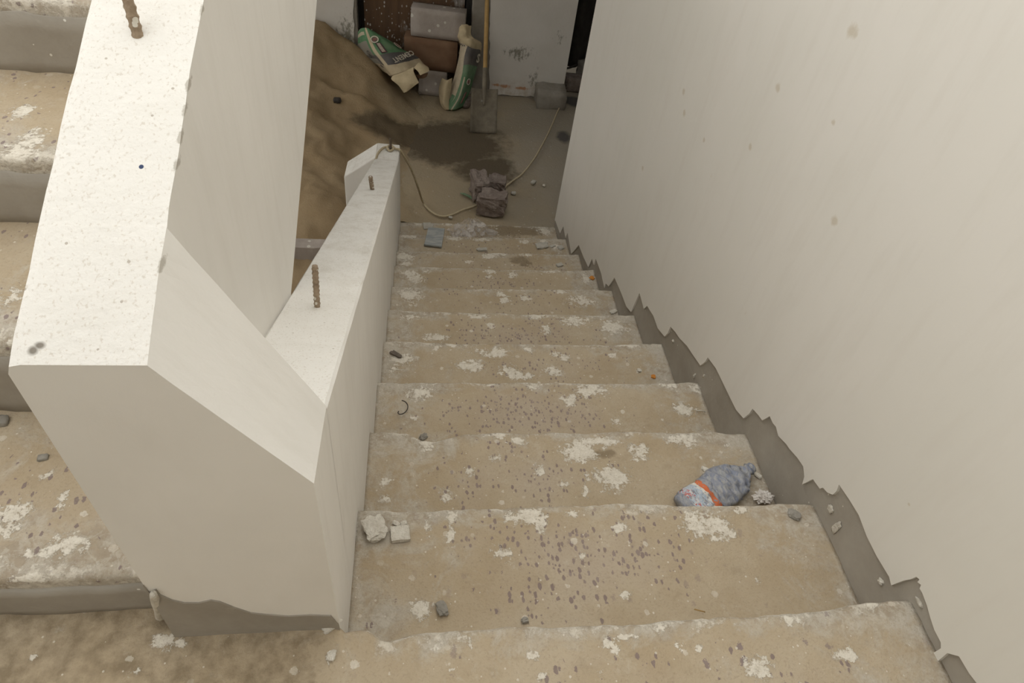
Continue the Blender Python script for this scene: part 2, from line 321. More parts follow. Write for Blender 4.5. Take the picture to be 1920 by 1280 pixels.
def label_mat():
    k = NT('torn_blue_and_orange_label', 0.6)
    u = k.attr('su')
    n = k.mth('MULTIPLY', k.mth('SUBTRACT', k.noise(90, 3), 0.5), 0.12)
    u = k.mth('ADD', u, n)
    c = k.mix(k.mth('GREATER_THAN', u, 0.76), k.mix(k.ramp(k.noise(110, 4, 0.7), 0.45, 0.6), (0.40, 0.47, 0.55), (0.62, 0.60, 0.58)), (0.62, 0.17, 0.07))
    c = k.mix(k.mth('MULTIPLY', k.mth('GREATER_THAN', u, 0.66), k.mth('LESS_THAN', u, 0.76)), c, (0.66, 0.63, 0.58))
    c = k.mix(k.mth('MULTIPLY', k.mth('LESS_THAN', u, 0.33), k.mth('GREATER_THAN', k.noise(160, 2), 0.55)), c, (0.52, 0.16, 0.14))
    k.color(c); return k.m
MAT.update(marble=marble(), bottle=bottle_plastic(), film=film(), sack=sack_print(), label=label_mat())

# ------------------------------------------------------------------ object helpers
def tag(o, label=None, cat=None, group=None, kind=None):
    if label: o['label'] = label
    if cat: o['category'] = cat
    if group: o['group'] = group
    if kind: o['kind'] = kind
    return o

def empty(name, loc):
    o = bpy.data.objects.new(name, None); COL.objects.link(o); o.location = loc; o.empty_display_size = 0.1
    return o

ORG = {}
def mesh(name, vs, fs, mat, parent=None, origin=None, smooth=True, attrs=None, bevel=0):
    """vs in world coordinates; origin of a top-level mesh defaults to the middle of its base"""
    vs = [Vector(v) for v in vs]
    if parent is not None: o0 = ORG[parent.name]
    elif origin is not None: o0 = Vector(origin)
    else:
        o0 = Vector(((min(v.x for v in vs) + max(v.x for v in vs)) / 2, (min(v.y for v in vs) + max(v.y for v in vs)) / 2, min(v.z for v in vs)))
    me = bpy.data.meshes.new(name); me.from_pydata([v - o0 for v in vs], [], fs); me.validate()
    bm = bmesh.new(); bm.from_mesh(me); bmesh.ops.recalc_face_normals(bm, faces=bm.faces); bm.to_mesh(me); bm.free()
    if attrs:
        for k, dat in attrs.items():
            a = me.attributes.new(k, 'FLOAT', 'POINT'); a.data.foreach_set('value', dat)
    me.materials.append(MAT[mat])
    if smooth: me.polygons.foreach_set('use_smooth', [True] * len(me.polygons))
    o = bpy.data.objects.new(name, me); COL.objects.link(o)
    ORG[o.name] = o0
    if parent is not None: o.parent = parent
    else: o.location = o0
    if bevel:
        b = o.modifiers.new('edge', 'BEVEL'); b.width = bevel; b.segments = 2; b.limit_method = 'ANGLE'; b.angle_limit = 0.6
    return o
def thing(name, loc):
    o = empty(name, loc); ORG[o.name] = Vector(loc); return o

def box_v(x0, x1, y0, y1, z0, z1):
    return [(x0, y0, z0), (x1, y0, z0), (x1, y1, z0), (x0, y1, z0), (x0, y0, z1), (x1, y0, z1), (x1, y1, z1), (x0, y1, z1)]
BOXF = [(0, 3, 2, 1), (4, 5, 6, 7), (0, 1, 5, 4), (1, 2, 6, 5), (2, 3, 7, 6), (3, 0, 4, 7)]
def box(name, b, mat, parent=None, bevel=0, **k):
    return mesh(name, box_v(*b), BOXF, mat, parent, smooth=False, bevel=bevel, **k)
def grid_faces(nu, nv, closed_v=False):
    f = []
    for i in range(nu - 1):
        for j in range(nv if closed_v else nv - 1):
            a, b = i * nv + j, i * nv + (j + 1) % nv
            f.append((a, b, b + nv, a + nv))
    return f
def prism(poly, ax, a, b):
    """poly: points (two other coordinates) extruded along axis ax from a to b"""
    def p3(q, v): l = list(q); l.insert(ax, v); return tuple(l)
    n = len(poly); vs = [p3(q, a) for q in poly] + [p3(q, b) for q in poly]
    fs = [tuple(range(n)), tuple(range(2 * n - 1, n - 1, -1))] + [(i, (i + 1) % n, n + (i + 1) % n, n + i) for i in range(n)]
    return vs, fs
def tess_prism(poly, ax, a, b):
    vs, fs = prism(poly, ax, a, b); n = len(poly)
    tri = tessellate_polygon([[Vector((q[0], q[1], 0)) for q in poly]])
    return vs, [tuple(t) for t in tri] + [tuple(n + i for i in reversed(t)) for t in tri] + fs[2:]
def tube(pts, rad, seg=8, caps=True):
    vs, fs = [], []; n = len(pts); pts = [Vector(p) for p in pts]
    up = Vector((0, 0, 1)); prev = None
    for i, p in enumerate(pts):
        d = (pts[min(i + 1, n - 1)] - pts[max(i - 1, 0)]).normalized()
        if prev is None:
            a = d.cross(up if abs(d.z) < 0.9 else Vector((1, 0, 0))).normalized()
        else: a = (prev - d * prev.dot(d)).normalized()
        prev = a; b = d.cross(a); r = rad[i] if isinstance(rad, (list, tuple)) else rad
        vs += [p + (a * math.cos(t) + b * math.sin(t)) * r for t in [2 * math.pi * k / seg for k in range(seg)]]
    fs = grid_faces(n, seg, True)
    if caps: fs += [tuple(range(seg - 1, -1, -1)), tuple(range((n - 1) * seg, n * seg))]
    return vs, fs
def smooth_path(pts, n=8):
    pts = [Vector(p) for p in pts]; out = []
    for i in range(len(pts) - 1):
        p0, p1, p2, p3 = pts[max(i - 1, 0)], pts[i], pts[i + 1], pts[min(i + 2, len(pts) - 1)]
        for k in range(n):
            t = k / n
            out.append(0.5 * ((2 * p1) + (p2 - p0) * t + (2 * p0 - 5 * p1 + 4 * p2 - p3) * t * t + (3 * p1 - p0 - 3 * p2 + p3) * t ** 3))
    out.append(pts[-1]); return out
def n3(x, y, z=0.0): return noise.noise(Vector((x, y, z)))
def fbm(x, y, z=0.0, o=4):
    s, a = 0, 1
    for _ in range(o): s += a * n3(x, y, z); x *= 2.03; y *= 2.03; z *= 2.03; a *= 0.5
    return s
def lump(c, size, rz=0.0, sub=3, amp=0.16, seed=0.0, boxy=0.6, tilt=(0, 0)):
    """rough broken lump standing on its base"""
    bm = bmesh.new(); bmesh.ops.create_cube(bm, size=2); bmesh.ops.subdivide_edges(bm, edges=bm.edges, cuts=sub, use_grid_fill=True)
    m = Matrix.Rotation(rz, 3, 'Z') @ Matrix.Rotation(tilt[0], 3, 'X') @ Matrix.Rotation(tilt[1], 3, 'Y'); vs = []
    for v in bm.verts:
        p = v.co.copy(); s = p.normalized() * 1.25; p = p * boxy + s * (1 - boxy)
        k = 1 + amp * (n3(p.x * 1.3 + seed, p.y * 1.3, p.z * 1.3 - seed) + 0.6 * n3(p.x * 3.1, p.y * 3.1 + seed, p.z * 3.1))
        p = m @ Vector((p.x * size[0] / 2 * k, p.y * size[1] / 2 * k, p.z * size[2] / 2 * k)); vs.append(p)
    zmin = min(p.z for p in vs); fs = [tuple(v.index for v in f.verts) for f in bm.faces]; bm.free()
    return [Vector(c) + p - Vector((0, 0, zmin)) for p in vs], fs

# ================================================================== SETTING
# ---- ground floor with gentle unevenness
def grid(x0, x1, y0, y1, dx, fz):
    nx = max(2, int((x1 - x0) / dx) + 1); ny = max(2, int((y1 - y0) / dx) + 1); vs = []
    for i in range(nx):
        for j in range(ny):
            x = x0 + (x1 - x0) * i / (nx - 1); y = y0 + (y1 - y0) * j / (ny - 1); vs.append((x, y, fz(x, y)))
    return vs, grid_faces(nx, ny)
vs, fs = grid(-3.2, 3.4, -0.2, 6.6, 0.05, lambda x, y: ZF + 0.008 * fbm(x * 2.2, y * 2.2) + 0.003 * fbm(x * 11, y * 11, 5) - 0.010)
tag(mesh('floor', vs, fs, 'floor', origin=(0, 3, ZF)), 'dusty sand-strewn concrete ground floor with a dark wet patch', 'floor', kind='structure')

# ---- right stairwell wall: grey cement body, white plaster coat ending in a torn lower edge
o = box('wall_right', (W, W + 0.15, -1.6, 2.955, ZF - 0.05, 2.5), 'cement')
tag(o, 'tall stairwell wall right of the steps, white plaster over grey cement', 'wall', kind='structure')
EDGE = [(1870, 1330), (1831, 1280), (1817, 1262), (1798, 1230), (1776, 1224), (1763, 1235), (1749, 1246), (1740, 1235), (1743, 1228), (1764, 1215), (1764, 1204),
        (1752, 1181), (1744, 1157), (1738, 1135), (1729, 1111), (1724, 1103), (1727, 1096), (1720, 1091), (1724, 1086), (1718, 1081), (1706, 1086), (1694, 1088), (1671, 1097), (1667, 1081), (1644, 1043), (1625, 1005), (1610, 965),
        (1592, 936), (1573, 908), (1568, 921), (1561, 927), (1551, 923), (1543, 914), (1537, 916), (1524, 898), (1504, 908), (1508, 893), (1506, 874), (1495, 858), (1480, 841), (1474, 832), (1459, 817), (1455, 800), (1449, 793), (1443, 780), (1429, 788), (1422, 778), (1411, 766),
        (1404, 776), (1394, 784), (1380, 768), (1370, 748), (1360, 727), (1342, 690), (1327, 670), (1322, 678), (1313, 685), (1299, 665), (1288, 648), (1274, 634), (1266, 622), (1257, 612), (1252, 624), (1246, 631), (1233, 615), (1225, 592), (1213, 573), (1207, 579), (1199, 549), (1190, 569), (1183, 585),
        (1174, 574), (1165, 550), (1152, 520), (1141, 537), (1136, 531), (1133, 540), (1127, 512), (1117, 485), (1113, 497), (1110, 485), (1103, 501), (1094, 482), (1085, 459), (1080, 466), (1071, 476), (1064, 436), (1060, 446), (1056, 424), (1050, 438), (1041, 413)]
XP = W - 0.006
pts = [at(px, py, 0, XP) for px, py in EDGE]
poly = [(-1.6, -0.02)] + [(min(p.y, 2.95), p.z) for p in pts] + [(2.955, -1.28), (2.955, 2.5), (-1.6, 2.5)]
vs2, fs2 = tess_prism(poly, 0, XP, W + 0.002)
mesh('plaster_coat', vs2, fs2, 'wall', parent=o, smooth=False)['label'] = 'off-white plaster coat with a torn jagged lower edge'

for px, py, w_, h_ in ((1567, 990, 0.012, 0.030), (1557, 956, 0.014, 0.014), (1651, 1091, 0.012, 0.010), (1724, 1130, 0.016, 0.005), (1262, 640, 0.012, 0.008), (1302, 705, 0.006, 0.016), (1320, 705, 0.005, 0.010)):
    c = at(px, py, 0, W - 0.001); vs, fs = lump((0, 0, 0), (0.006, w_, h_), 0, 4, 0.45, px * 0.37, 0.3)
    mesh('plaster_smear', [v + c - Vector((0, 0, h_ / 2)) for v in vs], fs, 'chunk', parent=o)
# ---- the lower flight
NOSE = {
    0: [(640, 1180), (690, 1177), (708, 1188), (722, 1197), (735, 1194), (760, 1181), (830, 1178), (1000, 1170), (1160, 1166), (1240, 1158), (1400, 1150), (1560, 1138), (1620, 1126), (1690, 1119), (1720, 1117)],
    1: [(672, 953), (760, 953), (860, 950), (1000, 945), (1200, 940), (1330, 944), (1420, 942), (1527, 940)],
    2: [(690, 806), (765, 809), (785, 818), (815, 823), (845, 817), (880, 809), (1000, 807), (1200, 806), (1398, 808)],
    3: [(705, 713), (800, 713), (900, 715), (1000, 713), (1150, 716), (1311, 714)], 4: [(716, 635), (780, 638), (900, 641), (1100, 643), (1244, 642)],
    5: [(727, 577), (800, 581), (950, 585), (1100, 588), (1190, 588)], 6: [(735, 535), (850, 538), (1000, 540), (1146, 541)],
    7: [(741, 496), (860, 500), (1000, 504), (1110, 504)], 8: [(746, 468), (860, 471), (980, 473), (1083, 475)],
    9: [(749, 437), (860, 441), (960, 444), (1058, 446)], 10: [(751, 415), (830, 416), (915, 419), (1000, 423), (1038, 424)]}
def nose_fn(i, poly=None):
    pts = sorted([(at(px, py, 2, -i * RS).x, at(px, py, 2, -i * RS).y) for px, py in (poly or NOSE[i])])
    def f(x):
        if x <= pts[0][0]: y = pts[0][1]
        elif x >= pts[-1][0]: y = pts[-1][1]
        else:
            for (xa, ya), (xb, yb) in zip(pts, pts[1:]):
                if xa <= x <= xb: y = ya + (yb - ya) * (x - xa) / (xb - xa); break
        return y + 0.004 * fbm(x * 14, i * 3.7) + 0.003 * max(0, fbm(x * 37, i * 9.1)) * -1
    return f
NF = {i: nose_fn(i) for i in NOSE}
# plaster splashes seen on each tread: px, py, rx, ry (pixels)
SPL = {
    1: [(1320, 985, 46, 30), (1365, 1000, 14, 12), (985, 965, 34, 18), (1015, 985, 14, 12), (940, 1035, 22, 16), (787, 1138, 23, 22), (1170, 1115, 12, 7), (803, 990, 9, 24), (1390, 955, 16, 12), (848, 965, 14, 12), (665, 985, 6, 30), (845, 1000, 8, 26), (1490, 965, 9, 8), (1075, 960, 14, 9), (1160, 988, 16, 9), (1090, 1040, 8, 8), (1225, 1030, 8, 6), (1426, 1087, 9, 7), (1448, 990, 6, 5)],
    2: [(1090, 845, 38, 26), (1120, 826, 40, 9), (1145, 893, 42, 24), (1200, 850, 18, 20), (1188, 838, 14, 10), (1282, 825, 34, 15), (970, 825, 18, 9), (935, 815, 16, 8), (838, 928, 12, 14), (1012, 880, 12, 14), (1360, 833, 9, 6), (1098, 920, 9, 12), (880, 882, 12, 10), (725, 900, 10, 8), (720, 935, 14, 7), (930, 855, 18, 10), (1055, 905, 10, 8), (1405, 960, 12, 6), (1325, 882, 9, 6), (800, 830, 18, 12)],
    3: [(790, 735, 26, 14), (920, 718, 10, 6), (1108, 731, 30, 14), (1067, 750, 15, 10), (1155, 789, 10, 6), (1310, 728, 20, 8), (1285, 765, 30, 12), (775, 783, 10, 8), (1000, 722, 16, 6), (1250, 722, 24, 7)],
    4: [(880, 684, 34, 14), (925, 660, 40, 10), (992, 655, 9, 6), (1040, 663, 10, 6), (1060, 672, 14, 8), (955, 695, 28, 12), (1038, 692, 20, 11), (1198, 695, 7, 6), (755, 672, 30, 9), (742, 690, 16, 6), (1150, 664, 10, 5), (820, 648, 9, 6), (850, 645, 12, 4), (1180, 646, 26, 4), (975, 703, 40, 8)],
    5: [(893, 592, 24, 6), (1003, 591, 22, 6), (1080, 600, 28, 11), (1025, 615, 10, 10), (815, 632, 26, 7), (920, 608, 10, 7), (770, 592, 24, 6), (1150, 612, 30, 12)],
    6: [(938, 551, 12, 6), (945, 562, 12, 7), (985, 556, 14, 6), (770, 552, 26, 14), (1050, 545, 18, 5), (1090, 565, 24, 10)],
    7: [(800, 507, 10, 5), (918, 507, 15, 5), (918, 518, 8, 5), (962, 514, 10, 6), (778, 520, 20, 10), (770, 512, 20, 6), (1030, 508, 12, 4), (1100, 520, 12, 8)],
    8: [(760, 480, 22, 8), (920, 480, 20, 5), (930, 474, 22, 4), (760, 494, 20, 4), (990, 477, 12, 4), (880, 490, 9, 4)],
    9: [(855, 446, 20, 5), (985, 453, 10, 4), (1020, 452, 10, 4), (900, 448, 20, 4), (770, 442, 18, 4), (1045, 462, 12, 5)],
    10: [(1020, 433, 14, 7), (840, 420, 12, 3), (785, 418, 12, 3), (900, 422, 12, 3), (860, 444, 30, 3)],
    0: [(865, 1192, 14, 6), (885, 1208, 6, 16), (840, 1250, 9, 9), (1140, 1205, 18, 14), (1000, 1228, 12, 12), (1430, 1252, 26, 24), (1400, 1240, 10, 16), (1240, 1172, 18, 11), (1155, 1218, 12, 9), (1020, 1165, 9, 5), (1275, 1210, 9, 12), (1128, 1258, 10, 10), (1480, 1160, 12, 16), (1640, 1132, 26, 7), (1505, 1165, 8, 12), (335, 1205, 16, 13), (300, 1200, 18, 14), (318, 1196, 7, 26), (250, 1262, 12, 10), (60, 1230, 8, 8), (475, 1170, 7, 6), (560, 1255, 8, 6), (620, 1230, 8, 7), (810, 1210, 7, 10), (1015, 1265, 14, 8), (1310, 1215, 8, 8), (1590, 1225, 30, 16), (1175, 1190, 20, 8)]}
DAMP = {10: [(950, 431, 60, 12), (985, 433, 40, 10)], 8: [(975, 487, 22, 8), (985, 494, 14, 5)], 2: [(1135, 850, 22, 10)]}
def stain_fn(lst, z):
    L = []
    for px, py, rx, ry in lst:
        c = at(px, py, 2, z); a = at(px + rx, py, 2, z); b = at(px, py + ry, 2, z)
        L.append((c.x, c.y, max(1e-4, (a - c).length), max(1e-4, (b - c).length)))
    def f(x, y):
        m = 0.0
        for cx, cy, rx, ry in L:
            d = math.hypot((x - cx) / rx, (y - cy) / ry)
            if d < 1.6: m = max(m, 1.0 - 0.62 * d)
        return max(0.0, m)
    return f
def tread_attrs(vs, z, i, nf, agc=0.45, agw=0.28, agv=1.0, big=0.0, x0=0.0, x1=W):
    sf = stain_fn(SPL.get(i, []), z); df = stain_fn(DAMP.get(i, []), z)
    A = {k: [] for k in ('splat', 'grey', 'agg', 'edge', 'damp', 'big')}
    for v in vs:
        x, y = v[0], v[1]; ny = nf(x); dn = ny - y
        A['splat'].append(sf(x, y)); A['damp'].append(df(x, y))
        A['grey'].append(max(0.0, 1 - (x - x0) / 0.26, 1 - (x1 - x) / 0.26) * 0.55 + max(0.0, 1 - dn / 0.055) * 0.55)
        A['agg'].append(agv * max(0.0, 1 - abs(x - agc) / (agw * 1.6)) * (1.0 if dn > -0.01 else 0) * max(0.25, min(1.2, 1.25 - abs(dn - 0.12) / 0.13)))
        A['edge'].append(max(0.0, 1 - abs(dn) / 0.035)); A['big'].append(big * max(0.0, min(1, 1.5 - abs(x - 0.5) / 0.35)))
    return A
fl = tag(thing('stair_flight', (W / 2, 1.45, ZF)), 'descending flight of rough dusty concrete steps splashed with white plaster', 'stairs', kind='structure')
NX = 110
def make_step(i, parent):
    z = -i * RS; zb = z - RS - 0.05 if i < 10 else ZF - 0.05
    cols = []; NYT = 30
    for c in range(NX):
        x = W * c / (NX - 1); ny = NF[i](x); by = NF[i - 1](x) - 0.05
        rnd = 0.010 + 0.006 * max(0, fbm(x * 9, i * 2.2, 3))
        col = [(x, by, zb), ]
        for k in range(NYT):
            t = k / (NYT - 1); y = by + (ny - rnd - by) * t
            dz = 0.0035 * fbm(x * 7, y * 7, i) + 0.0014 * fbm(x * 30, y * 30, i) + 0.008 * max(0, 1 - (y - by - 0.05) / 0.05)
            col.append((x, y, z - 0.003 + dz))
        zz = col[-1][2]
        for a in (25, 50, 75, 90):
            a = math.radians(a); col.append((x, ny - rnd + rnd * math.sin(a), zz - rnd * (1 - math.cos(a))))
        col.append((x, ny - 0.004, zb))
        cols.append(col)
    m = len(cols[0]); vs = [p for c in cols for p in c]; fs = grid_faces(NX, m, True)
    fs += [tuple(range(m)), tuple(range((NX - 1) * m + m - 1, (NX - 1) * m - 1, -1))]
    ag = {1: (0.42, 0.24, 0.9), 2: (0.36, 0.2, 0.75), 3: (0.42, 0.25, 1.0), 5: (0.5, 0.28, 0.8)}.get(i, (0.5, 0.3, 0.5))
    return mesh('step', vs, fs, 'step', parent=parent, attrs=tread_attrs(vs, z, i, NF[i], *ag, big=0.45 if i == 1 else 0.0))
for i in range(1, 11): make_step(i, fl)

# ---- landing (where the photographer stands)
vs = []; XA, XB = -1.25, W; NXL, NYL = 200, 130
for c in range(NXL):
    x = XA + (XB - XA) * c / (NXL - 1); ny = NF[0](x) if x > 0 else (NF[0](0) + 0.06 * min(1, -x / 0.02))
    rnd = 0.011 + 0.008 * max(0, fbm(x * 8, 3.3, 3))
    vs.append((x, -1.6, -0.2))
    for k in range(NYL):
        t = k / (NYL - 1); t = 1 - (1 - t) ** 1.6; y = -1.6 + (ny - rnd + 1.6) * t
        vs.append((x, y, -0.003 + 0.004 * fbm(x * 6, y * 6, 9) + 0.0015 * fbm(x * 28, y * 28, 2)))
    zz = vs[-1][2]
    for a in (25, 50, 75, 90):
        a = math.radians(a); vs.append((x, ny - rnd + rnd * math.sin(a), zz - rnd * (1 - math.cos(a))))
    vs.append((x, ny - 0.004, -0.2))
m = NYL + 6; fs = grid_faces(NXL, m, True) + [tuple(range(m)), tuple(range((NXL - 1) * m + m - 1, (NXL - 1) * m - 1, -1))]
A = tread_attrs(vs, 0.0, 0, NF[0], 0.5, 0.3, 0.45, big=1.0, x0=-9)
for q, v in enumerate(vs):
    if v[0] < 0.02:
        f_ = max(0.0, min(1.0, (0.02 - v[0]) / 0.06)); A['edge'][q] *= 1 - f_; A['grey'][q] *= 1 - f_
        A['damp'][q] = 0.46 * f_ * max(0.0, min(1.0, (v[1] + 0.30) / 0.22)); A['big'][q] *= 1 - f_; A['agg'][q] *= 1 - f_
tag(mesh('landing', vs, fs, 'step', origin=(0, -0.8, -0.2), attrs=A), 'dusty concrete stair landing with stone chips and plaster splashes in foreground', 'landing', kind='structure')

# ---- the upper flight on the left (rises away from the camera)
UR = [(0.068, 0.0, 0.098), (0.36, 0.098, 0.252), (0.661, 0.252, 0.378), (0.985, 0.378, 0.512)]
while len(UR) < 10: UR.append((UR[-1][0] + 0.3, UR[-1][2], UR[-1][2] + 0.133))
uf = tag(thing('stair_flight', (-0.75, 1.5, 0)), 'ascending flight of rough grey concrete steps left of the thick parapet', 'stairs', kind='structure')
def up_splat(k, z):
    L = {0: [(25, 965, 30, 26), (10, 990, 30, 20), (120, 935, 14, 20), (95, 890, 14, 10), (130, 1025, 50, 24), (60, 1040, 40, 14), (50, 1082, 66, 9)],
         1: [(10, 690, 20, 30), (20, 560, 24, 20), (30, 640, 30, 14)], 2: [(40, 285, 50, 16), (60, 262, 30, 20), (45, 210, 24, 14), (20, 295, 30, 9)]}.get(k, [])
    return stain_fn(L, z)
for k, (y, za, zb) in enumerate(UR):
    yn = UR[k + 1][0] + 0.04 if k + 1 < len(UR) else y + 0.3
    vs = []; nxu, nyu = 90, 26; xs0, xs1 = -1.25, XL + 0.01; sf = up_splat(k, zb)
    for c in range(nxu):
        x = xs0 + (xs1 - xs0) * c / (nxu - 1); ny = y + 0.005 * fbm(x * 12, k * 5.1); rd = 0.010 + 0.007 * max(0, fbm(x * 9, k, 7))
        vs.append((x, yn, za - 0.03)); vs.append((x, ny + 0.003, za - 0.03)); vs.append((x, ny + 0.002, za + (zb - za) * 0.5))
        for a in (0, 30, 60, 90):
            a = math.radians(a); vs.append((x, ny + rd - rd * math.cos(a), zb - rd + rd * math.sin(a)))
        for q in range(1, nyu):
            yy = ny + rd + (yn - ny - rd) * q / (nyu - 1)
            vs.append((x, yy, zb + 0.003 * fbm(x * 7, yy * 7, k + 20) + 0.0012 * fbm(x * 30, yy * 30)))
    m = 7 + nyu - 1; fs = grid_faces(nxu, m, True) + [tuple(range(m)), tuple(range((nxu - 1) * m + m - 1, (nxu - 1) * m - 1, -1))]
    A = {q: [] for q in ('splat', 'grey', 'agg', 'edge', 'damp', 'big')}
    for v in vs:
        dn = v[1] - y
        A['splat'].append(sf(v[0], v[1]) * (1 if v[2] > zb - 0.01 else 0.2)); A['grey'].append(2.0 if v[2] < zb - 0.012 else 0.75 * max(0, 1 - dn / 0.12) + 0.15)
        A['agg'].append(0.35); A['edge'].append(max(0.0, 1 - abs(dn - 0.01) / 0.05)); A['damp'].append(0.0); A['big'].append(0.15)
    st = mesh('step', vs, fs, 'step', parent=uf, attrs=A)
    # bare cement skim on the riser face
    rv = []; nr = 60
    for c in range(nr):
        x = xs0 + (xs1 - xs0) * c / (nr - 1)
        for q in range(5):
            rv.append((x, y - 0.004 + 0.005 * fbm(x * 12, k * 5.1), za - 0.01 + (zb - 0.016 - za + 0.006 * fbm(x * 15, k * 1.7)) * q / 4))
    rv2 = [(p[0], p[1] + 0.02, p[2]) for p in rv]; off = len(rv)
    rf = grid_faces(nr, 5); rf = rf + [tuple(off + q for q in f[::-1]) for f in rf]
    bl = [c * 5 for c in range(nr)]; tl = [c * 5 + 4 for c in range(nr)]
    for L_ in (bl, tl): rf += [(L_[c], L_[c + 1], L_[c + 1] + off, L_[c] + off) for c in range(nr - 1)]
    for e in (0, nr - 1): rf += [(e * 5 + q, e * 5 + q + 1, e * 5 + q + 1 + off, e * 5 + q + off) for q in range(4)]
    mesh('riser_skim', rv + rv2, rf, 'cement', parent=uf)
# sloping slab under the upper flight
ya, yb = 0.30, 3.05
vs, fs = prism([(ya, -0.21 + SL * ya), (yb, -0.21 + SL * yb), (yb, -0.085 + SL * yb), (ya, -0.085 + SL * ya)], 0, -1.25, XL - 0.001)
mesh('stair_slab', vs, fs, 'slab', parent=uf, smooth=False)

# ---- parapets: one masonry body in three joined pieces
pp = tag(thing('parapet_wall', (-0.1, 1.4, ZF)), 'thick white plastered parapet folding between the rising and the descending flight', 'parapet', kind='structure')
HU = 0.572
def rough_prism(name, sec, ys, mat, wob=0.0, lab=None):
    """sec(y) -> list of (x,z) corners; swept along ys, corners worn by wob"""
    vs = []; m = None
    for j, y in enumerate(ys):
        s = sec(y); m = len(s)
        for q, (x, z) in enumerate(s):
            vs.append((x + wob * fbm(y * 13, q * 4.4), y, z + wob * 0.6 * fbm(y * 11, q * 7.7)))
    fs = grid_faces(len(ys), m, True) + [tuple(range(m)), tuple(range((len(ys) - 1) * m + m - 1, (len(ys) - 1) * m - 1, -1))]
    o = mesh(name, vs, fs, mat, parent=pp, smooth=False)
    if lab: o['label'] = lab
    return o
def lin(a, b, n): return [a + (b - a) * k / (n - 1) for k in range(n)]
def bow(y): return 0.010 * math.sin(max(0, min(1, (y - 0.03) / 0.38)) * math.pi)      # the long edge is not quite straight
Y1 = 0.1405                              # thickness of the cross piece at the landing
def usec(y, cross):
    zt = HU + SL * (y - Y0) * 1.06 + 0.006 * math.sin(max(0, min(1, y / 0.4)) * math.pi)
    zb = -0.35 if y < 0.30 else -0.055 + SL * y
    r = 0.012; xr = XM
    out = [(XL, zb), (XL, zt - r), (XL + 0.003, zt - 0.003), (XL + r, zt)]
    k = (y - Y0) / (Y1 - Y0); zd = 0.388 + (0.377 - 0.388) * k; n = 8
    for q in range(n + 1):                       # steep slanting top from the high parapet down to the low one
        t = q / n
        out.append((xr * (1 - t), zt + (zd - zt) * t + (0.001 if q == 0 else 0)) if cross else (xr, zt + (0.20 - zt) * t if y < 0.30 else zt + (zb - zt) * t * 0.9))
    out.append((0.0, -0.35) if cross else (xr, zb)); return out
vs = []; ys = [(y, True) for y in lin(Y0, Y1, 10)] + [(Y1 + 0.0004, False)] + [(y, False) for y in lin(0.16, 0.298, 12) + lin(0.302, 3.05, 60)]
for y, cr in ys:
    sc = usec(y, cr); mm = len(sc)
    for q, (x, z) in enumerate(sc):
        wv = 0.0016 if q < 5 else 0.0
        vs.append((x + wv * fbm(y * 13, q * 4.4), y + (0.0008 * fbm(q * 3.3, 2.2) if y > Y0 else 0), z + wv * 0.6 * fbm(y * 11, q * 7.7)))
fs = grid_faces(len(ys), mm, True) + [tuple(range(mm)), tuple(range((len(ys) - 1) * mm + mm - 1, (len(ys) - 1) * mm - 1, -1))]
o = mesh('upper_parapet', vs, fs, 'para', parent=pp, smooth=False)
o['label'] = 'broad sloping white parapet of the rising flight with its slanting newel end'
def lsec(y):
    zt = 0.444 - SL * y
    if y > 2.74: zt = min(0.444 - SL * 2.74, zt + 0.0) if y < 2.74 else 0.444 - SL * 2.74 - (y - 2.74) * 0.15
    zl = max(ZF - 0.05, zt - 1.2); e = 0.0022 * fbm(y * 12, 3.1); f_ = 0.0022 * fbm(y * 13, 7.1)
    return [(XM, zl), (XM, zt - 0.005 + e), (XM + 0.004 + e, zt + e), (-0.004 + f_, zt - 0.005 + f_), (0.0, zt - 0.010 + f_), (0.0, zl)]
rough_prism('lower_parapet', lsec, lin(0.1395, 2.738, 110) + lin(2.742, 2.955, 6), 'para', 0.0, 'narrow white parapet of the descending flight')
# stub at the foot of the lower parapet
a, b_, c, d = (-0.287, 2.75), (XM, 2.75), (XM, 2.955), (-0.287, 2.955)
zt0, zt1 = -0.915, -0.79
vs = [(a[0], a[1], ZF - .05), (b_[0] + .002, b_[1], ZF - .05), (c[0] + .002, c[1], ZF - .05), (d[0], d[1], ZF - .05), (a[0], a[1], zt0), (b_[0] + .002, b_[1], zt1), (c[0] + .002, c[1], zt1 - 0.03), (d[0], d[1], zt0 - 0.03)]
mesh('end_stub', vs, BOXF, 'para', parent=pp, smooth=False, bevel=0.006)['label'] = 'short white buttress at the foot of the low parapet'
# ragged grey cement strip below the near face
st = [(XL - 0.001, -0.01)] + [(max(XL - 0.001, p.x), p.z) for p in [at(px, py, 1, Y0 - 0.002) for px, py in ((268, 1098), (280, 1112), (292, 1106), (300, 1116), (322, 1126), (345, 1131), (372, 1131), (395, 1126), (412, 1129), (440, 1140), (470, 1150), (500, 1153), (540, 1156), (580, 1154), (620, 1155))]] + [(-0.001, 0.012), (0.0, -0.01)]
vs, fs = tess_prism(st, 1, Y0 - 0.002, Y0 + 0.02); mesh('cement_strip', vs, fs, 'cement', parent=pp, smooth=False)
def rebar(name, p, q, r, mat, lab):
    p, q = Vector(p), Vector(q); n = max(8, int((q - p).length / 0.0028)); pts = [p.lerp(q, k / n) for k in range(n + 1)]
    rad = [r * (1.14 if k % 3 == 0 else 0.93) for k in range(n + 1)]
    vs, fs = tube(pts, rad, 10); o = mesh(name, vs, fs, mat, parent=pp); o['label'] = lab; return o
rebar('rebar', (-0.064, 0.482, 0.205), (-0.062, 0.50, 0.302), 0.0052, 'steel', 'plaster-smeared rusty rebar stub rising near the top of the low parapet')
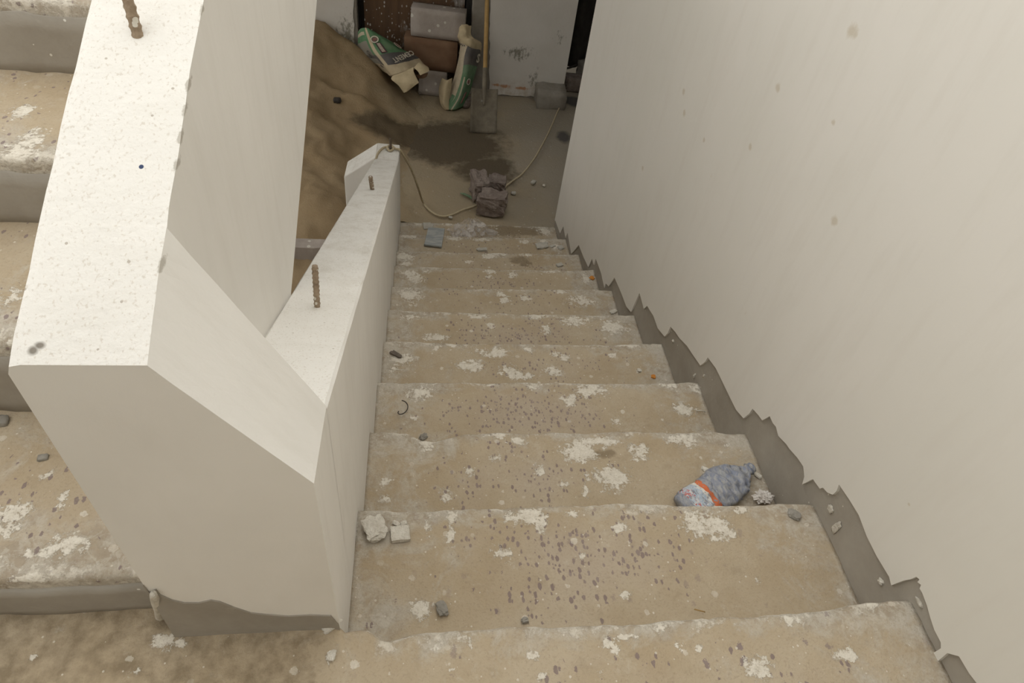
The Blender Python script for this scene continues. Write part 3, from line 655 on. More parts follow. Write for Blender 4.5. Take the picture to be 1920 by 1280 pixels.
rebar('rebar', (-0.062, 1.757, -0.37), (-0.066, 1.735, -0.285), 0.0075, 'steel', 'short plaster-smeared rebar stub halfway down the low parapet')
rebar('rebar', (-0.046, 2.86, -0.85), (-0.046, 2.865, -0.742), 0.0065, 'dsteel', 'dark rebar stub with rope at the foot of the low parapet')
rebar('rebar', (-0.176, 0.338, 0.715), (-0.182, 0.352, 0.80), 0.0055, 'steel', 'rusty rebar stub standing on the broad high parapet')

# ---- back wall of the ground floor, with the door opening
wb = tag(box('wall_back', (0.60, 1.258, YB + 0.004, YB + 0.16, ZF - 0.05, 1.2), 'jamb'), 'stained white back wall of the ground floor hall', 'wall', kind='structure')
def coat(poly, y0, y1, mat, par, lab=None, name='plaster_coat'):
    a_, b2 = tess_prism(poly, 1, y0, y1)
    o = mesh(name, a_, b2, mat, parent=par, smooth=False)
    if lab: o['label'] = lab
    return o
pl = [(1.2585, 1.2), (1.2585, -1.225), (1.20, -1.22), (1.12, -1.27), (1.06, -1.34)]
pl += [(1.04 - 0.04 * k, -1.335 + 0.012 * fbm(k * 1.7, 2.2) + 0.006 * (k % 2)) for k in range(1, 9)] + [(0.672, -1.345)]
pl += [(0.655 - 0.055 * k / 22 + 0.010 * fbm(k * 1.3, 8.8), -1.31 + 0.75 * k / 22) for k in range(22)] + [(0.60, 1.2)]
coat(pl, YB - 0.008, YB + 0.006, 'back', wb, 'dirty white plaster coat with mould specks and a broken lower edge')
wl = box('wall_back', (-3.2, -0.362, YB + 0.004, YB + 0.16, ZF - 0.05, 1.2), 'jamb', parent=None)
tag(wl, 'white plastered back wall piece behind the sand heap', 'wall', kind='structure')
pl = [(-3.2, 1.2), (-3.2, -1.4), (-0.395, -1.4)] + [(-0.392 + 0.02 * k / 24 + 0.012 * fbm(k * 1.9, 4.4), -1.2 + 1.1 * k / 24) for k in range(25)] + [(-0.372, 1.2)]
coat(pl, YB - 0.008, YB + 0.006, 'back', wl, 'mouldy white plaster coat')
box('mortar_jamb', (0.478, 0.602, YB - 0.012, YB + 0.16, ZF - 0.05, 1.2), 'jamb', parent=wb, bevel=0.006)
ch = lump((1.145, 4.70, ZF - 0.04), (0.235, 0.22, 0.165), 0.0, 3, 0.10, 3.3, 0.9)
mesh('mortar_patch', ch[0], ch[1], 'jamb', parent=wb)['label'] = 'grey mortar lump at the foot of the wall corner'
# door leaf set back in the opening
dr = tag(thing('door_1', (0.06, 4.87, ZF)), 'dark brown door splashed with paint behind the cement sacks', 'door', kind='structure')
box('door_leaf', (-0.315, 0.425, 4.85, 4.89, ZF, 0.75), 'door', parent=dr, bevel=0.003)
box('door_frame', (0.437, 0.478, 4.84, 4.93, ZF, 0.80), 'black', parent=dr, bevel=0.003)
box('door_frame', (-0.362, -0.345, 4.90, 4.94, ZF, 0.80), 'black', parent=dr)
# dark rooms beyond and the enclosing shell
tag(box('wall_store', (-0.6, 1.26, 5.25, 5.35, ZF - 0.05, 1.2), 'black'), 'wall behind the half-blocked doorway, painted black for the unlit room', 'wall', kind='structure')  # wall coloured near black in place of the unlit room
tag(box('wall_far', (1.1, 3.4, 6.3, 6.45, ZF - 0.05, 1.2), 'jamb'), 'dim far wall of the side passage', 'wall', kind='structure')
tag(box('wall_passage', (2.15, 2.3, 4.75, 6.3, ZF - 0.05, 1.2), 'jamb'), 'dim side wall of the passage', 'wall', kind='structure')
tag(box('wall_hall_right', (3.3, 3.45, 2.9, 6.45, ZF - 0.05, 1.2), 'wall'), 'far right wall of the ground floor hall', 'wall', kind='structure')
tag(box('wall_hall_left', (-2.75, -2.6, -0.3, 6.45, ZF - 0.05, -0.55), 'wall'), 'far left wall of the hall, kept low as an added opening for light', 'wall', kind='structure')  # wall stops low, leaving an added opening that lights the hall
tag(box('wall_hall_near', (W + 0.15, 3.4, 2.80, 2.955, ZF - 0.05, 1.2), 'wall'), 'hall wall running right from the stair wall end', 'wall', kind='structure')
tag(box('wall_under', (-3.2, XM, -0.3, -0.2, ZF - 0.05, -0.2), 'cement'), 'low wall under the landing', 'wall', kind='structure')
tag(box('wall_left', (-1.4, -1.25, -1.6, 3.0, -0.2, 1.15), 'wall'), 'left wall of the stairwell', 'wall', kind='structure')
tag(box('ceiling_shade', (-1.4, W + 0.15, -1.75, -0.78, 1.95, 2.08), 'slab'), 'unseen concrete slab added over the back of the landing to shade it', 'ceiling', kind='structure')  # unseen slab added to shade the landing and the parapet's near face
tag(box('wall_front', (-1.4, W + 0.15, -1.75, -1.6, -0.2, 2.5), 'wall'), 'stairwell wall behind the photographer', 'wall', kind='structure')
tag(box('ceiling', (-2.75, 3.45, 3.25, 6.45, 1.2, 1.34), 'slab'), 'raw concrete floor slab over the ground floor hall', 'ceiling', kind='structure')
tag(box('ceiling_side', (-2.75, -1.4, -0.3, 3.25, 1.2, 1.34), 'slab'), 'raw concrete slab over the left part of the hall', 'ceiling', kind='structure')
# low kerb on the ground under the rising flight
kv = []
for c in range(30):
    x = -1.25 + (1.25 - 0.29) * c / 29; e = 0.006 * fbm(x * 9, 1.1)
    kv += [(x, 2.56 + e, ZF - 0.03), (x, 2.56 + e, ZF + 0.085 + e), (x, 2.635 - e, ZF + 0.09 + e), (x, 2.635, ZF - 0.03)]
kf = grid_faces(30, 4, True) + [(0, 1, 2, 3), (119, 118, 117, 116)]
tag(mesh('trim_1', kv, kf, 'block', smooth=False), 'low rough concrete kerb between the two patches of sand', 'kerb', kind='structure')

# ================================================================== THINGS
# ---- sand heap
def sand_z(x, y):
    g = lambda cx, cy, sx, sy, h: h * math.exp(-((x - cx) / sx) ** 2 - ((y - cy) / sy) ** 2)
    h = g(-0.72, 4.75, 0.42, 0.55, 0.30) + g(-0.30, 4.62, 0.30, 0.26, 0.13) + g(-1.3, 4.3, 0.7, 0.9, 0.40) + g(-0.05, 4.55, 0.25, 0.2, 0.05)
    h += g(-0.75, 3.55, 0.35, 0.5, 0.10) + g(-0.55, 3.0, 0.28, 0.25, 0.07) - g(-0.7, 2.6, 0.6, 0.10, 0.02)
    h += -0.06 * math.exp(-((x + 0.45) / 0.22) ** 2 - ((y - 4.28) / 0.05) ** 2) + g(-0.42, 4.17, 0.16, 0.10, 0.05) + g(-0.22, 4.16, 0.10, 0.07, 0.035)
    h += 0.040 * fbm(x * 4.5, y * 4.5, 1.5) - 0.03 * max(0.0, 0.25 - abs(fbm(x * 3.1, y * 4.6, 6.5))) + 0.007 * fbm(x * 22, y * 22, 4)
    fall = max(0.0, min(1.0, (0.28 - x + 0.12 * fbm(x * 3, y * 3, 8)) / 0.5)); fall = fall * fall * (3 - 2 * fall)
    near = max(0.0, min(1.0, (y - 2.0) / 0.35))
    return ZF - 0.03 + (h + 0.035) * fall * near
vs, fs = grid(-2.5, 0.42, 2.0, YB - 0.012, 0.024, sand_z)
fs = [f for f in fs if not any((vs[q][0] > XM - 0.003 and vs[q][1] < 2.957) or (vs[q][0] > -0.289 and 2.748 < vs[q][1] < 2.957) for q in f)]
tag(mesh('sand_heap', vs, fs, 'sand', origin=(-0.8, 3.6, ZF)), 'heap of brown sand on the floor against the back wall', 'sand')

# ---- concrete blocks stacked in front of the door
def block_px(name, c, size, rz, mat, label, tilt=0.0, seed=0):
    vs, fs = lump(c, size, rz, 4, 0.02, seed, 0.97, (0, tilt)); return tag(mesh(name, vs, fs, mat), label, 'block', 'blocks stacked by the door')
block_px('concrete_block', (0.207, 4.755, ZF - 0.005), (0.215, 0.15, 0.205), -0.10, 'block', 'grey block at the bottom of the stack by the door', seed=1)
block_px('concrete_block', (0.187, 4.755, -1.138), (0.40, 0.15, 0.225), -0.12, 'rblock', 'reddish brown block in the middle of the stack by the door', seed=2)
block_px('concrete_block', (0.234, 4.76, -0.908), (0.40, 0.125, 0.20), -0.12, 'block', 'paint-spotted grey block on top of the stack by the door', seed=3)

# ---- cement sacks
def sheet(name, rows, parent, mat, nu=26, nv=22, thick=0.012, amp=0.006, seed=0.0, fr=14):
    """rows: list along the length of lists across; bilinear/catmull sheet with a back face"""
    R_ = [smooth_path(r, 8) for r in rows]; mcount = len(R_[0]); colsP = [smooth_path([r[j] for r in R_], 8) for j in range(mcount)]
    nu, nv = len(colsP[0]), mcount; P = [[colsP[j][i] for j in range(nv)] for i in range(nu)]
    vs, su, sv = [], [], []
    view = Vector((0, -0.72, 0.69))
    for i in range(nu):
        for j in range(nv):
            p = P[i][j]; edge = min(i, nu - 1 - i, 3) / 3 * min(j, nv - 1 - j, 3) / 3
            vs.append(p + view * (amp * fbm(p.x * fr + seed, p.y * fr, p.z * fr))); su.append(i / (nu - 1)); sv.append(j / (nv - 1))
    n = len(vs)
    for i in range(nu):
        for j in range(nv):
            e = 1.0 if 0 < i < nu - 1 and 0 < j < nv - 1 else 0.15
            vs.append(vs[i * nv + j] - view * thick * e); su.append(i / (nu - 1)); sv.append(j / (nv - 1))
    f = grid_faces(nu, nv); fs = f + [tuple(n + q for q in t[::-1]) for t in f]
    rim = [j for j in range(nv)] + [i * nv + nv - 1 for i in range(1, nu)] + [(nu - 1) * nv + j for j in range(nv - 2, -1, -1)] + [i * nv for i in range(nu - 2, 0, -1)]
    fs += [(rim[k], rim[(k + 1) % len(rim)], n + rim[(k + 1) % len(rim)], n + rim[k]) for k in range(len(rim))]
    return mesh(name, vs, fs, mat, parent=parent, attrs={'su': su, 'sv': sv}), P
def pxp(px, py, y): return at(px, py, 1, y)
s1 = tag(thing('cement_sack', tuple(pxp(740, 140, 4.5))), 'green and grey paper cement sack lying torn open on the sand', 'sack', 'empty cement sacks')
rows = [[pxp(671, 60, 4.74), pxp(677, 53, 4.70), pxp(686, 52, 4.66), pxp(694, 55, 4.66), pxp(702, 60, 4.70)],
        [pxp(671, 78, 4.72), pxp(681, 73, 4.62), pxp(693, 72, 4.58), pxp(716, 71, 4.60), pxp(727, 73, 4.68)],
        [pxp(671, 98, 4.72), pxp(690, 96, 4.58), pxp(704, 95, 4.50), pxp(735, 90, 4.54), pxp(757, 94, 4.66)],
        [pxp(690, 114, 4.66), pxp(706, 115, 4.54), pxp(722, 118, 4.44), pxp(755, 112, 4.48), pxp(782, 106, 4.62)],
        [pxp(722, 131, 4.56), pxp(729, 136, 4.48), pxp(737, 141, 4.40), pxp(770, 130, 4.44), pxp(795, 120, 4.58)]]
body, P1 = sheet('sack_body', rows, s1, 'sack', thick=0.05, amp=0.010)
flap, _ = sheet('torn_flap', [[pxp(736, 142, 4.39), pxp(756, 135, 4.41), pxp(776, 125, 4.44)], [pxp(734, 149, 4.37), pxp(757, 147, 4.36), pxp(776, 135, 4.40)], [pxp(747, 160, 4.35), pxp(768, 158, 4.33), pxp(785, 153, 4.36)], [pxp(757, 174, 4.34), pxp(764, 171, 4.33), pxp(783, 156, 4.34)]], s1, 'kraft', thick=0.004, amp=0.005)
flap['label'] = 'crumpled brown paper flap at the torn mouth'
flap2, _ = sheet('torn_flap', [[pxp(776, 127, 4.43), pxp(786, 117, 4.48), pxp(796, 121, 4.52)], [pxp(783, 133, 4.40), pxp(793, 127, 4.42), pxp(803, 126, 4.46)], [pxp(788, 141, 4.38), pxp(797, 137, 4.39), pxp(805, 133, 4.42)]], s1, 'kraft', thick=0.004, amp=0.004)
fl3, _ = sheet('inner_paper', [[pxp(779, 140, 4.45), pxp(790, 139, 4.45), pxp(803, 136, 4.46)], [pxp(784, 147, 4.44), pxp(793, 147, 4.44), pxp(800, 144, 4.45)]], s1, 'rblock', thick=0.004, amp=0.003)
def face_frame(P, i0, j0, i1, j1):
    pass
def text_on(word, c, xdir, ydir, size, mat, parent, name='lettering', depth=0.0015):
    cu = bpy.data.curves.new('t', 'FONT'); cu.body = word; cu.size = 1; cu.align_x = 'CENTER'; cu.align_y = 'CENTER'; cu.offset = 0.03; cu.space_character = 1.18
    cu.resolution_u = 2; ob = bpy.data.objects.new('t', cu); COL.objects.link(ob)
    dg = bpy.context.evaluated_depsgraph_get(); me = bpy.data.meshes.new_from_object(ob.evaluated_get(dg))
    vs0 = [v.co.copy() for v in me.vertices]; fs0 = [tuple(p.vertices) for p in me.polygons]
    bpy.data.objects.remove(ob); bpy.data.curves.remove(cu); bpy.data.meshes.remove(me)
    xd, yd = Vector(xdir), Vector(ydir); nrm = xd.cross(yd).normalized(); c = Vector(c)
    vs = [c + (xd * v.x + yd * v.y) * size + nrm * depth for v in vs0]
    n = len(vs); vs += [v - nrm * depth for v in vs]
    return mesh(name, vs, fs0 + [tuple(n + q for q in f[::-1]) for f in fs0], mat, parent=parent, smooth=False)
def patch_pos(P, u, v):
    nu, nv = len(P) - 1, len(P[0]) - 1
    fu, fv = min(u * nu, nu - 1e-4), min(v * nv, nv - 1e-4); i, j = int(fu), int(fv); a, b = fu - i, fv - j
    return P[i][j] * (1 - a) * (1 - b) + P[i + 1][j] * a * (1 - b) + P[i][j + 1] * (1 - a) * b + P[i + 1][j + 1] * a * b
VIEW = Vector((0, -0.72, 0.69))
def ring_mark(P, u, v, r, mat, parent, fill=None):
    c = patch_pos(P, u, v); du = (patch_pos(P, min(1, u + .02), v) - patch_pos(P, u - .02, v)).normalized(); dv = (patch_pos(P, u, min(1, v + .02)) - patch_pos(P, u, v - .02)); dv = (dv - du * dv.dot(du)).normalized()
    n = du.cross(dv); n = n if n.dot(VIEW) > 0 else -n; c = c + n * 0.010; vs, fs = [], []
    for k in range(20):
        t = 2 * math.pi * k / 20; d = du * math.cos(t) + dv * math.sin(t)
        vs += [c + d * r, c + d * r * 0.72, c + d * r + n * .002, c + d * r * .72 + n * .002]
    fs = grid_faces(20, 4)
    fs = []
    for k in range(20):
        a, b = 4 * k, 4 * ((k + 1) % 20); fs += [(a + 2, a + 3, b + 3, b + 2), (a, b, b + 1, a + 1), (a, a + 2, b + 2, b), (a + 1, b + 1, b + 3, a + 3)]
    mesh('round_emblem', vs, fs, mat, parent=parent, smooth=False)
    if fill:
        vs = [c + n * .0012] + [c + n * .0012 + (du * math.cos(2 * math.pi * k / 14) * 0.5 + dv * math.sin(2 * math.pi * k / 14) * 0.62) * r for k in range(14)]
        vs2 = [v - n * .002 for v in vs]
        f = [(0, k + 1, (k + 1) % 14 + 1) for k in range(14)]
        mesh('round_emblem', vs + vs2, f + [tuple(15 + q for q in t[::-1]) for t in f], fill, parent=parent, smooth=False)
def word_on(P, word, u, v, size, mat, parent, along_u=False, flip=1):
    c = patch_pos(P, u, v); e = 0.05
    du = (patch_pos(P, min(1, u + e), v) - patch_pos(P, max(0, u - e), v)).normalized(); dv = patch_pos(P, u, min(1, v + e)) - patch_pos(P, u, max(0, v - e)); dv = (dv - du * dv.dot(du)).normalized()
    n = du.cross(dv); n = n if n.dot(VIEW) > 0 else -n
    xd = (du if along_u else dv) * flip; yd = n.cross(xd); text_on(word, c + n * 0.012, xd, yd, size, mat, parent)
# the word stands upside down across the dark band
word_on(P1, 'CEMENT', 0.705, 0.775, 0.055, 'cream', s1, False, -1)
ring_mark(P1, 0.30, 0.58, 0.030, 'cream', s1, 'redprint')
def bar_on(P, u, v, lu, lv, mat, parent, lift, name='print_panel'):
    q = [patch_pos(P, u + a * lu, v + b * lv) for a, b in ((-.5, -.5), (-.5, .5), (.5, .5), (.5, -.5))]
    n = (q[1] - q[0]).cross(q[3] - q[0]).normalized(); n = n if n.dot(VIEW) > 0 else -n
    vs = [p + n * lift for p in q] + [p + n * (lift - .002) for p in q]
    mesh(name, vs, [(0, 1, 2, 3), (7, 6, 5, 4), (0, 4, 5, 1), (1, 5, 6, 2), (2, 6, 7, 3), (3, 7, 4, 0)], mat, parent=parent, smooth=False)
bar_on(P1, 0.475, 0.60, 0.21, 0.085, 'darkprint', s1, 0.009)
bar_on(P1, 0.475, 0.60, 0.185, 0.055, 'redprint', s1, 0.011)
for k in range(7): bar_on(P1, 0.475 - 0.075 + 0.025 * k, 0.60, 0.014, 0.04, 'cream', s1, 0.0125)
ring_mark(P1, 0.44, 0.90, 0.034, 'cream', s1, 'redprint')
ring_mark(P1, 0.52, 0.27, 0.015, 'darkprint', s1); ring_mark(P1, 0.60, 0.27, 0.015, 'darkprint', s1)

s2 = tag(thing('cement_sack', tuple(pxp(855, 200, 4.45))), 'folded cement sack standing upright between blocks and shovel', 'sack', 'empty cement sacks')
rows = [[pxp(855, 50, 4.74), pxp(860, 47, 4.70), pxp(872, 46, 4.68), pxp(884, 48, 4.72)],
        [pxp(853, 66, 4.72), pxp(864, 68, 4.64), pxp(876, 68, 4.64), pxp(884, 66, 4.70)],
        [pxp(862, 82, 4.70), pxp(868, 80, 4.62), pxp(886, 76, 4.62), pxp(902, 80, 4.70)],
        [pxp(860, 100, 4.70), pxp(866, 100, 4.62), pxp(884, 96, 4.60), pxp(902, 96, 4.70)]]
sheet('sack_mouth', rows, s2, 'kraft', thick=0.03, amp=0.016, fr=22)
rows = [[pxp(864, 78, 4.66), pxp(870, 82, 4.60), pxp(885, 90, 4.58), pxp(901, 94, 4.66)],
        [pxp(860, 108, 4.64), pxp(866, 108, 4.57), pxp(880, 106, 4.55), pxp(898, 112, 4.64)],
        [pxp(852, 142, 4.60), pxp(862, 144, 4.52), pxp(876, 144, 4.50), pxp(890, 142, 4.60)],
        [pxp(842, 172, 4.54), pxp(852, 180, 4.46), pxp(866, 180, 4.45), pxp(880, 174, 4.54)],
        [pxp(832, 196, 4.50), pxp(838, 203, 4.44), pxp(852, 205, 4.42), pxp(868, 198, 4.48)]]
def sack2():
    k = NT('printed_standing_sack_paper', 0.8); u = k.attr('su'); v = k.attr('sv')
    v = k.mth('ADD', v, k.mth('MULTIPLY', k.mth('SUBTRACT', k.noise(25, 3), 0.5), 0.03))
    g = k.mix(k.ramp(k.noise(14, 4), 0.4, 0.7), (0.075, 0.17, 0.085), (0.11, 0.21, 0.12))
    kr = k.mix(k.ramp(k.noise(26, 5), 0.35, 0.7), (0.50, 0.42, 0.30), (0.39, 0.33, 0.235))
    c = k.mix(k.mth('GREATER_THAN', u, 0.36), (0.10, 0.092, 0.088), g)
    lim = k.mth('SUBTRACT', 0.50, k.mth('MULTIPLY', u, 0.16))
    c = k.mix(k.mth('LESS_THAN', v, lim), c, kr)
    c = k.mix(k.mth('MULTIPLY', k.mth('GREATER_THAN', u, 0.5), k.mth('MULTIPLY', k.mth('GREATER_THAN', v, 0.52), k.mth('LESS_THAN', v, 0.58))), c, kr)
    c = k.mix(k.mth('MULTIPLY', k.mth('GREATER_THAN', u, 0.74), k.mth('MULTIPLY', k.mth('GREATER_THAN', v, 0.20), k.mth('LESS_THAN', v, 0.36))), c, g)
    c = k.mix(k.mth('MULTIPLY', k.ramp(k.noise(7, 5), 0.4, 0.7), 0.25), c, (0.36, 0.31, 0.24))
    k.color(c); k.bump(k.noise(26, 4), 0.4, 0.006); return k.m
MAT['sack2'] = sack2()
_, P2 = sheet('sack_body', rows, s2, 'sack2', thick=0.07, amp=0.010)
sheet('sack_fold', [[pxp(829, 146, 4.56), pxp(838, 150, 4.50), pxp(848, 146, 4.54)], [pxp(823, 165, 4.54), pxp(834, 168, 4.46), pxp(846, 166, 4.50)], [pxp(825, 190, 4.50), pxp(832, 194, 4.43), pxp(842, 190, 4.46)], [pxp(832, 203, 4.48), pxp(838, 205, 4.43), pxp(846, 204, 4.44)]], s2, 'kraft', thick=0.03, amp=0.008)
ring_mark(P2, 0.56, 0.72, 0.024, 'cream', s2, 'redprint')
word_on(P2, 'S', 0.24, 0.90, 0.085, 'cream', s2)
bar_on(P2, 0.78, 0.74, 0.17, 0.05, 'redprint', s2, 0.011)
for k in range(5): bar_on(P2, 0.04 + 0.012 * (k % 2), 0.10 + 0.075 * k, 0.035, 0.03, 'darkprint', s2, 0.011)

# ---- shovel leaning on the back wall
sv = tag(thing('shovel', tuple(at(905, 248, 2, ZF))), 'muddy square shovel with a yellow wooden handle leaning on the back wall', 'shovel')
tip = at(906, 249, 2, ZF + 0.004); top = pxp(915, -60, 4.735)
ax = (top - tip).normalized(); sx = Vector((1, 0, 0)); sx = (sx - ax * sx.dot(ax)).normalized(); nz = sx.cross(ax)
if nz.y > 0: nz = -nz
BL = 0.31; vs = []; nb = 15
for i in range(nb):
    t = i / (nb - 1); hw = 0.098 * (1.0 if t < 0.9 else 1.0)
    for j in range(11):
        s = -1 + 2 * j / 10; dish = -0.018 * (1 - s * s) + 0.012 * (abs(s) ** 6)
        ln = BL * t - (0.006 * (fbm(j * .9, 1.2)) if i == 0 else 0)
        vs.append(tip + ax * ln + sx * (hw * s) + nz * dish)
n = len(vs); vs += [v - nz * 0.004 for v in vs]; f = grid_faces(nb, 11); fs = f + [tuple(n + q for q in t[::-1]) for t in f]
rim = [j for j in range(11)] + [i * 11 + 10 for i in range(1, nb)] + [(nb - 1) * 11 + j for j in range(9, -1, -1)] + [i * 11 for i in range(nb - 2, 0, -1)]
fs += [(rim[k], rim[(k + 1) % len(rim)], n + rim[(k + 1) % len(rim)], n + rim[k]) for k in range(len(rim))]
mesh('blade', vs, fs, 'blade', parent=sv)['label'] = 'flat square blade caked with dried mud'
a, b_ = tip + ax * (BL * 0.62), tip + ax * (BL + 0.14)
vs, fs = tube([a.lerp(b_, k / 8) + nz * 0.004 for k in range(9)], [0.008 + 0.010 * min(1, k / 4) for k in range(9)], 12); mesh('socket', vs, fs, 'blade', parent=sv)
vs, fs = tube([(tip + ax * (BL + 0.09)).lerp(top, k / 10) + nz * 0.004 for k in range(11)], 0.0155, 12); mesh('handle', vs, fs, 'wood', parent=sv)['label'] = 'worn yellow wooden handle'

# ---- rope
def fl_(px, py, h=0.006): p = at(px, py, 2, ZF + h); return p
tz = 0.444 - SL * 2.74
rp = [(-0.115, 2.70, tz + 0.012), (-0.108, 2.80, tz - 0.005), (-0.085, 2.87, tz - 0.012), (-0.05, 2.885, tz - 0.012), (-0.032, 2.862, tz - 0.010), (-0.05, 2.84, tz - 0.010), (-0.062, 2.865, tz - 0.004), (-0.045, 2.885, tz - 0.003), (-0.02, 2.87, tz - 0.013), (-0.004, 2.865, tz - 0.012), (0.012, 2.866, tz - 0.03)]
rp += [tuple(pxp(770, 315, 2.93)), tuple(pxp(784, 352, 3.0)), tuple(fl_(793, 379, 0.02)), tuple(fl_(808, 396)), tuple(fl_(826, 405)), tuple(fl_(846, 403)), tuple(fl_(868, 393)), tuple(fl_(890, 386)), tuple(fl_(915, 372, 0.01)), tuple(fl_(938, 357, 0.01)), tuple(fl_(960, 340)), tuple(fl_(980, 325)), tuple(fl_(1000, 300)), tuple(fl_(1012, 280)), tuple(fl_(1026, 254)), tuple(fl_(1036, 232)), tuple(fl_(1046, 208)), tuple(fl_(1054, 190)), tuple(fl_(1058, 176)), tuple(fl_(1066, 160))]
vs, fs = tube(smooth_path(rp, 8), 0.0062, 8)
tag(mesh('rope', vs, fs, 'rope'), 'thin beige rope running from the low parapet across the floor under the bricks', 'rope')

# ---- broken bricks on the rope
for c, sz, rz, sd, lab in ((at(897, 367, 2, ZF), (0.095, 0.16, 0.135), 0.15, 1.0, 'upright broken brick at the back left of the floor cluster'),
                           (at(930, 360, 2, ZF), (0.115, 0.11, 0.10), -0.1, 4.0, 'small broken brick at the back right of the floor cluster'),
                           (at(921, 396, 2, ZF), (0.165, 0.115, 0.125), -0.2, 7.0, 'largest broken brick at the front of the floor cluster')):
    vs, fs = lump(c - Vector((0, 0, 0.004)), sz, rz, 7, 0.22, sd, 0.88); tag(mesh('brick', vs, fs, 'brick', smooth=False), lab, 'brick', 'broken bricks lying on the rope')
p0, p1 = fl_(863, 362, 0.012), fl_(888, 374, 0.01)
vs, fs = tube([p0.lerp(p1, k / 6) + Vector((0, 0, 0.008 * math.sin(k / 6 * 3.1))) for k in range(7)], [0.004, 0.007, 0.009, 0.009, 0.009, 0.008, 0.006], 8); tag(mesh('twig', vs, fs, 'green'), 'dull green stalk lying left of the broken bricks', 'twig')

# ---- things on the steps
def on(px, py, i): return at(px, py, 2, -i * RS)
# crushed bottle
bt_c, bt_b = on(1405, 884, 2), on(1278, 962, 2)
bt = tag(thing('plastic_bottle', tuple((bt_c + bt_b) / 2)), 'crushed dusty blue plastic bottle with torn orange and blue label', 'bottle')
ad = (bt_b - bt_c); L = ad.length; ad.normalize(); sd = Vector((0, 0, 1)).cross(ad).normalized()
prof = [(0.0, 0.010), (0.012, 0.0125), (0.05, 0.0125), (0.055, 0.0155), (0.065, 0.0155), (0.075, 0.012), (0.10, 0.014), (0.16, 0.028), (0.26, 0.043), (0.38, 0.050), (0.50, 0.050), (0.60, 0.044), (0.68, 0.040), (0.80, 0.040), (0.92, 0.040), (0.98, 0.036), (1.0, 0.028)]
def prof_r(t):
    for (a, ra), (b, rb) in zip(prof, prof[1:]):
        if a <= t <= b: return ra + (rb - ra) * (t - a) / (b - a)
    return prof[-1][1]
def shell(t0, t1, n, grow, wr, hz=0.40):
    vs, su, sv_ = [], [], []
    for i in range(n):
        t = t0 + (t1 - t0) * i / (n - 1); r = prof_r(t) + grow; fl__ = 0.42 if t > 0.14 else 0.42 + 0.4 * (1 - t / 0.14)
        for j in range(36):
            a = 2 * math.pi * j / 36; x, z = math.cos(a) * r, math.sin(a) * r * fl__
            k = wr * (fbm(t * 16, math.cos(a) * 1.6, math.sin(a) * 1.6) + 0.5 * abs(fbm(t * 30, x * 60, 2))) * min(1, max(0, (t - 0.1) / 0.1))
            p = bt_c + ad * (L * t) + sd * (x + k * 0.5) + Vector((0, 0, 0.016 + (0.004 if t < .12 else 0) + z + k)); vs.append(p); su.append(i / (n - 1)); sv_.append(j / 36)
    zm = -2 * RS + 0.001; vs = [Vector((p.x, p.y, max(p.z, zm))) for p in vs]
    fs = grid_faces(n, 36, True) + [tuple(range(35, -1, -1)), tuple(range((n - 1) * 36, n * 36))]
    return vs, fs, {'su': su, 'sv': sv_}
vs, fs, at_ = shell(0.06, 1.0, 70, 0, 0.010); mesh('bottle_body', vs, fs, 'bottle', parent=bt, attrs=at_)
vs, fs, at_ = shell(0.92, 0.655, 16, 0.0015, 0.010); mesh('bottle_label', vs, fs, 'label', parent=bt, attrs=at_)['label'] = 'torn orange, white and blue label'
vs, fs, at_ = shell(0.0, 0.055, 6, 0.001, 0.0); mesh('cap', vs, fs, 'bottle', parent=bt, attrs=at_)

def crumple(name, c, size, mat, label, cat, seed=0.0, amp=0.5, group=None, rz=0.0):
    bm = bmesh.new(); bmesh.ops.create_icosphere(bm, subdivisions=4, radius=1); vs = []
    for v in bm.verts:
        p = v.co; k = 1 + amp * (abs(fbm(p.x * 2.2 + seed, p.y * 2.2, p.z * 2.2)) - 0.45); q = Vector((p.x * k * size[0] / 2, p.y * k * size[1] / 2, p.z * k * size[2] / 2))
        q.rotate(Matrix.Rotation(rz, 3, 'Z')); vs.append(q)
    zm = min(v.z for v in vs); fs = [tuple(v.index for v in f.verts) for f in bm.faces]; bm.free()
    return tag(mesh(name, [Vector(c) + v - Vector((0, 0, zm)) for v in vs], fs, mat, smooth=False), label, cat, group)
crumple('paper_scrap', on(1428, 938, 2), (0.052, 0.035, 0.022), 'paper', 'crumpled white paper scrap beside the crushed bottle', 'paper', 3.0, 0.9)
def chunk(px, py, i, w, h, mat, label, cat, seed, group=None, thick=0.35, rz=None, boxy=0.45, amp=0.38, name='plaster_chunk', sub=5):
    c = on(px, py, i); vs, fs = lump(c - Vector((0, 0, 0.003)), (w, h, min(w, h) * thick), rz if rz is not None else seed, sub, amp, seed, boxy)
    return tag(mesh(name, vs, fs, mat, smooth=False), label, cat, group)
G1 = 'plaster bits on the steps'
chunk(704, 994, 1, 0.036, 0.042, 'chunk', 'rounded white plaster chunk on the first step below the landing beside the parapet', 'plaster chunk', 0.4, G1, 0.45)
chunk(751, 1002, 1, 0.034, 0.030, 'chunk', 'flat cornered white plaster chunk right of the rounded one', 'plaster chunk', 1.9, G1, 0.35, 0.1, 0.85, 0.16)
chunk(743, 981, 1, 0.014, 0.008, 'chunk', 'tiny plaster crumb left of its pair above the flat chunk', 'plaster chunk', 2.6, G1, 0.5)
chunk(757, 981, 1, 0.011, 0.009, 'chunk', 'tiny plaster crumb right of its pair above the flat chunk', 'plaster chunk', 3.6, G1, 0.5)
chunk(1325, 881, 2, 0.024, 0.010, 'chunk', 'small bone-shaped plaster bit left of the bottle neck', 'plaster chunk', -0.6, G1, 0.5, -0.6)
chunk(1421, 891, 2, 0.018, 0.009, 'chunk', 'small white plaster bit right of the bottle cap', 'plaster chunk', -0.9, G1, 0.6, -0.9)
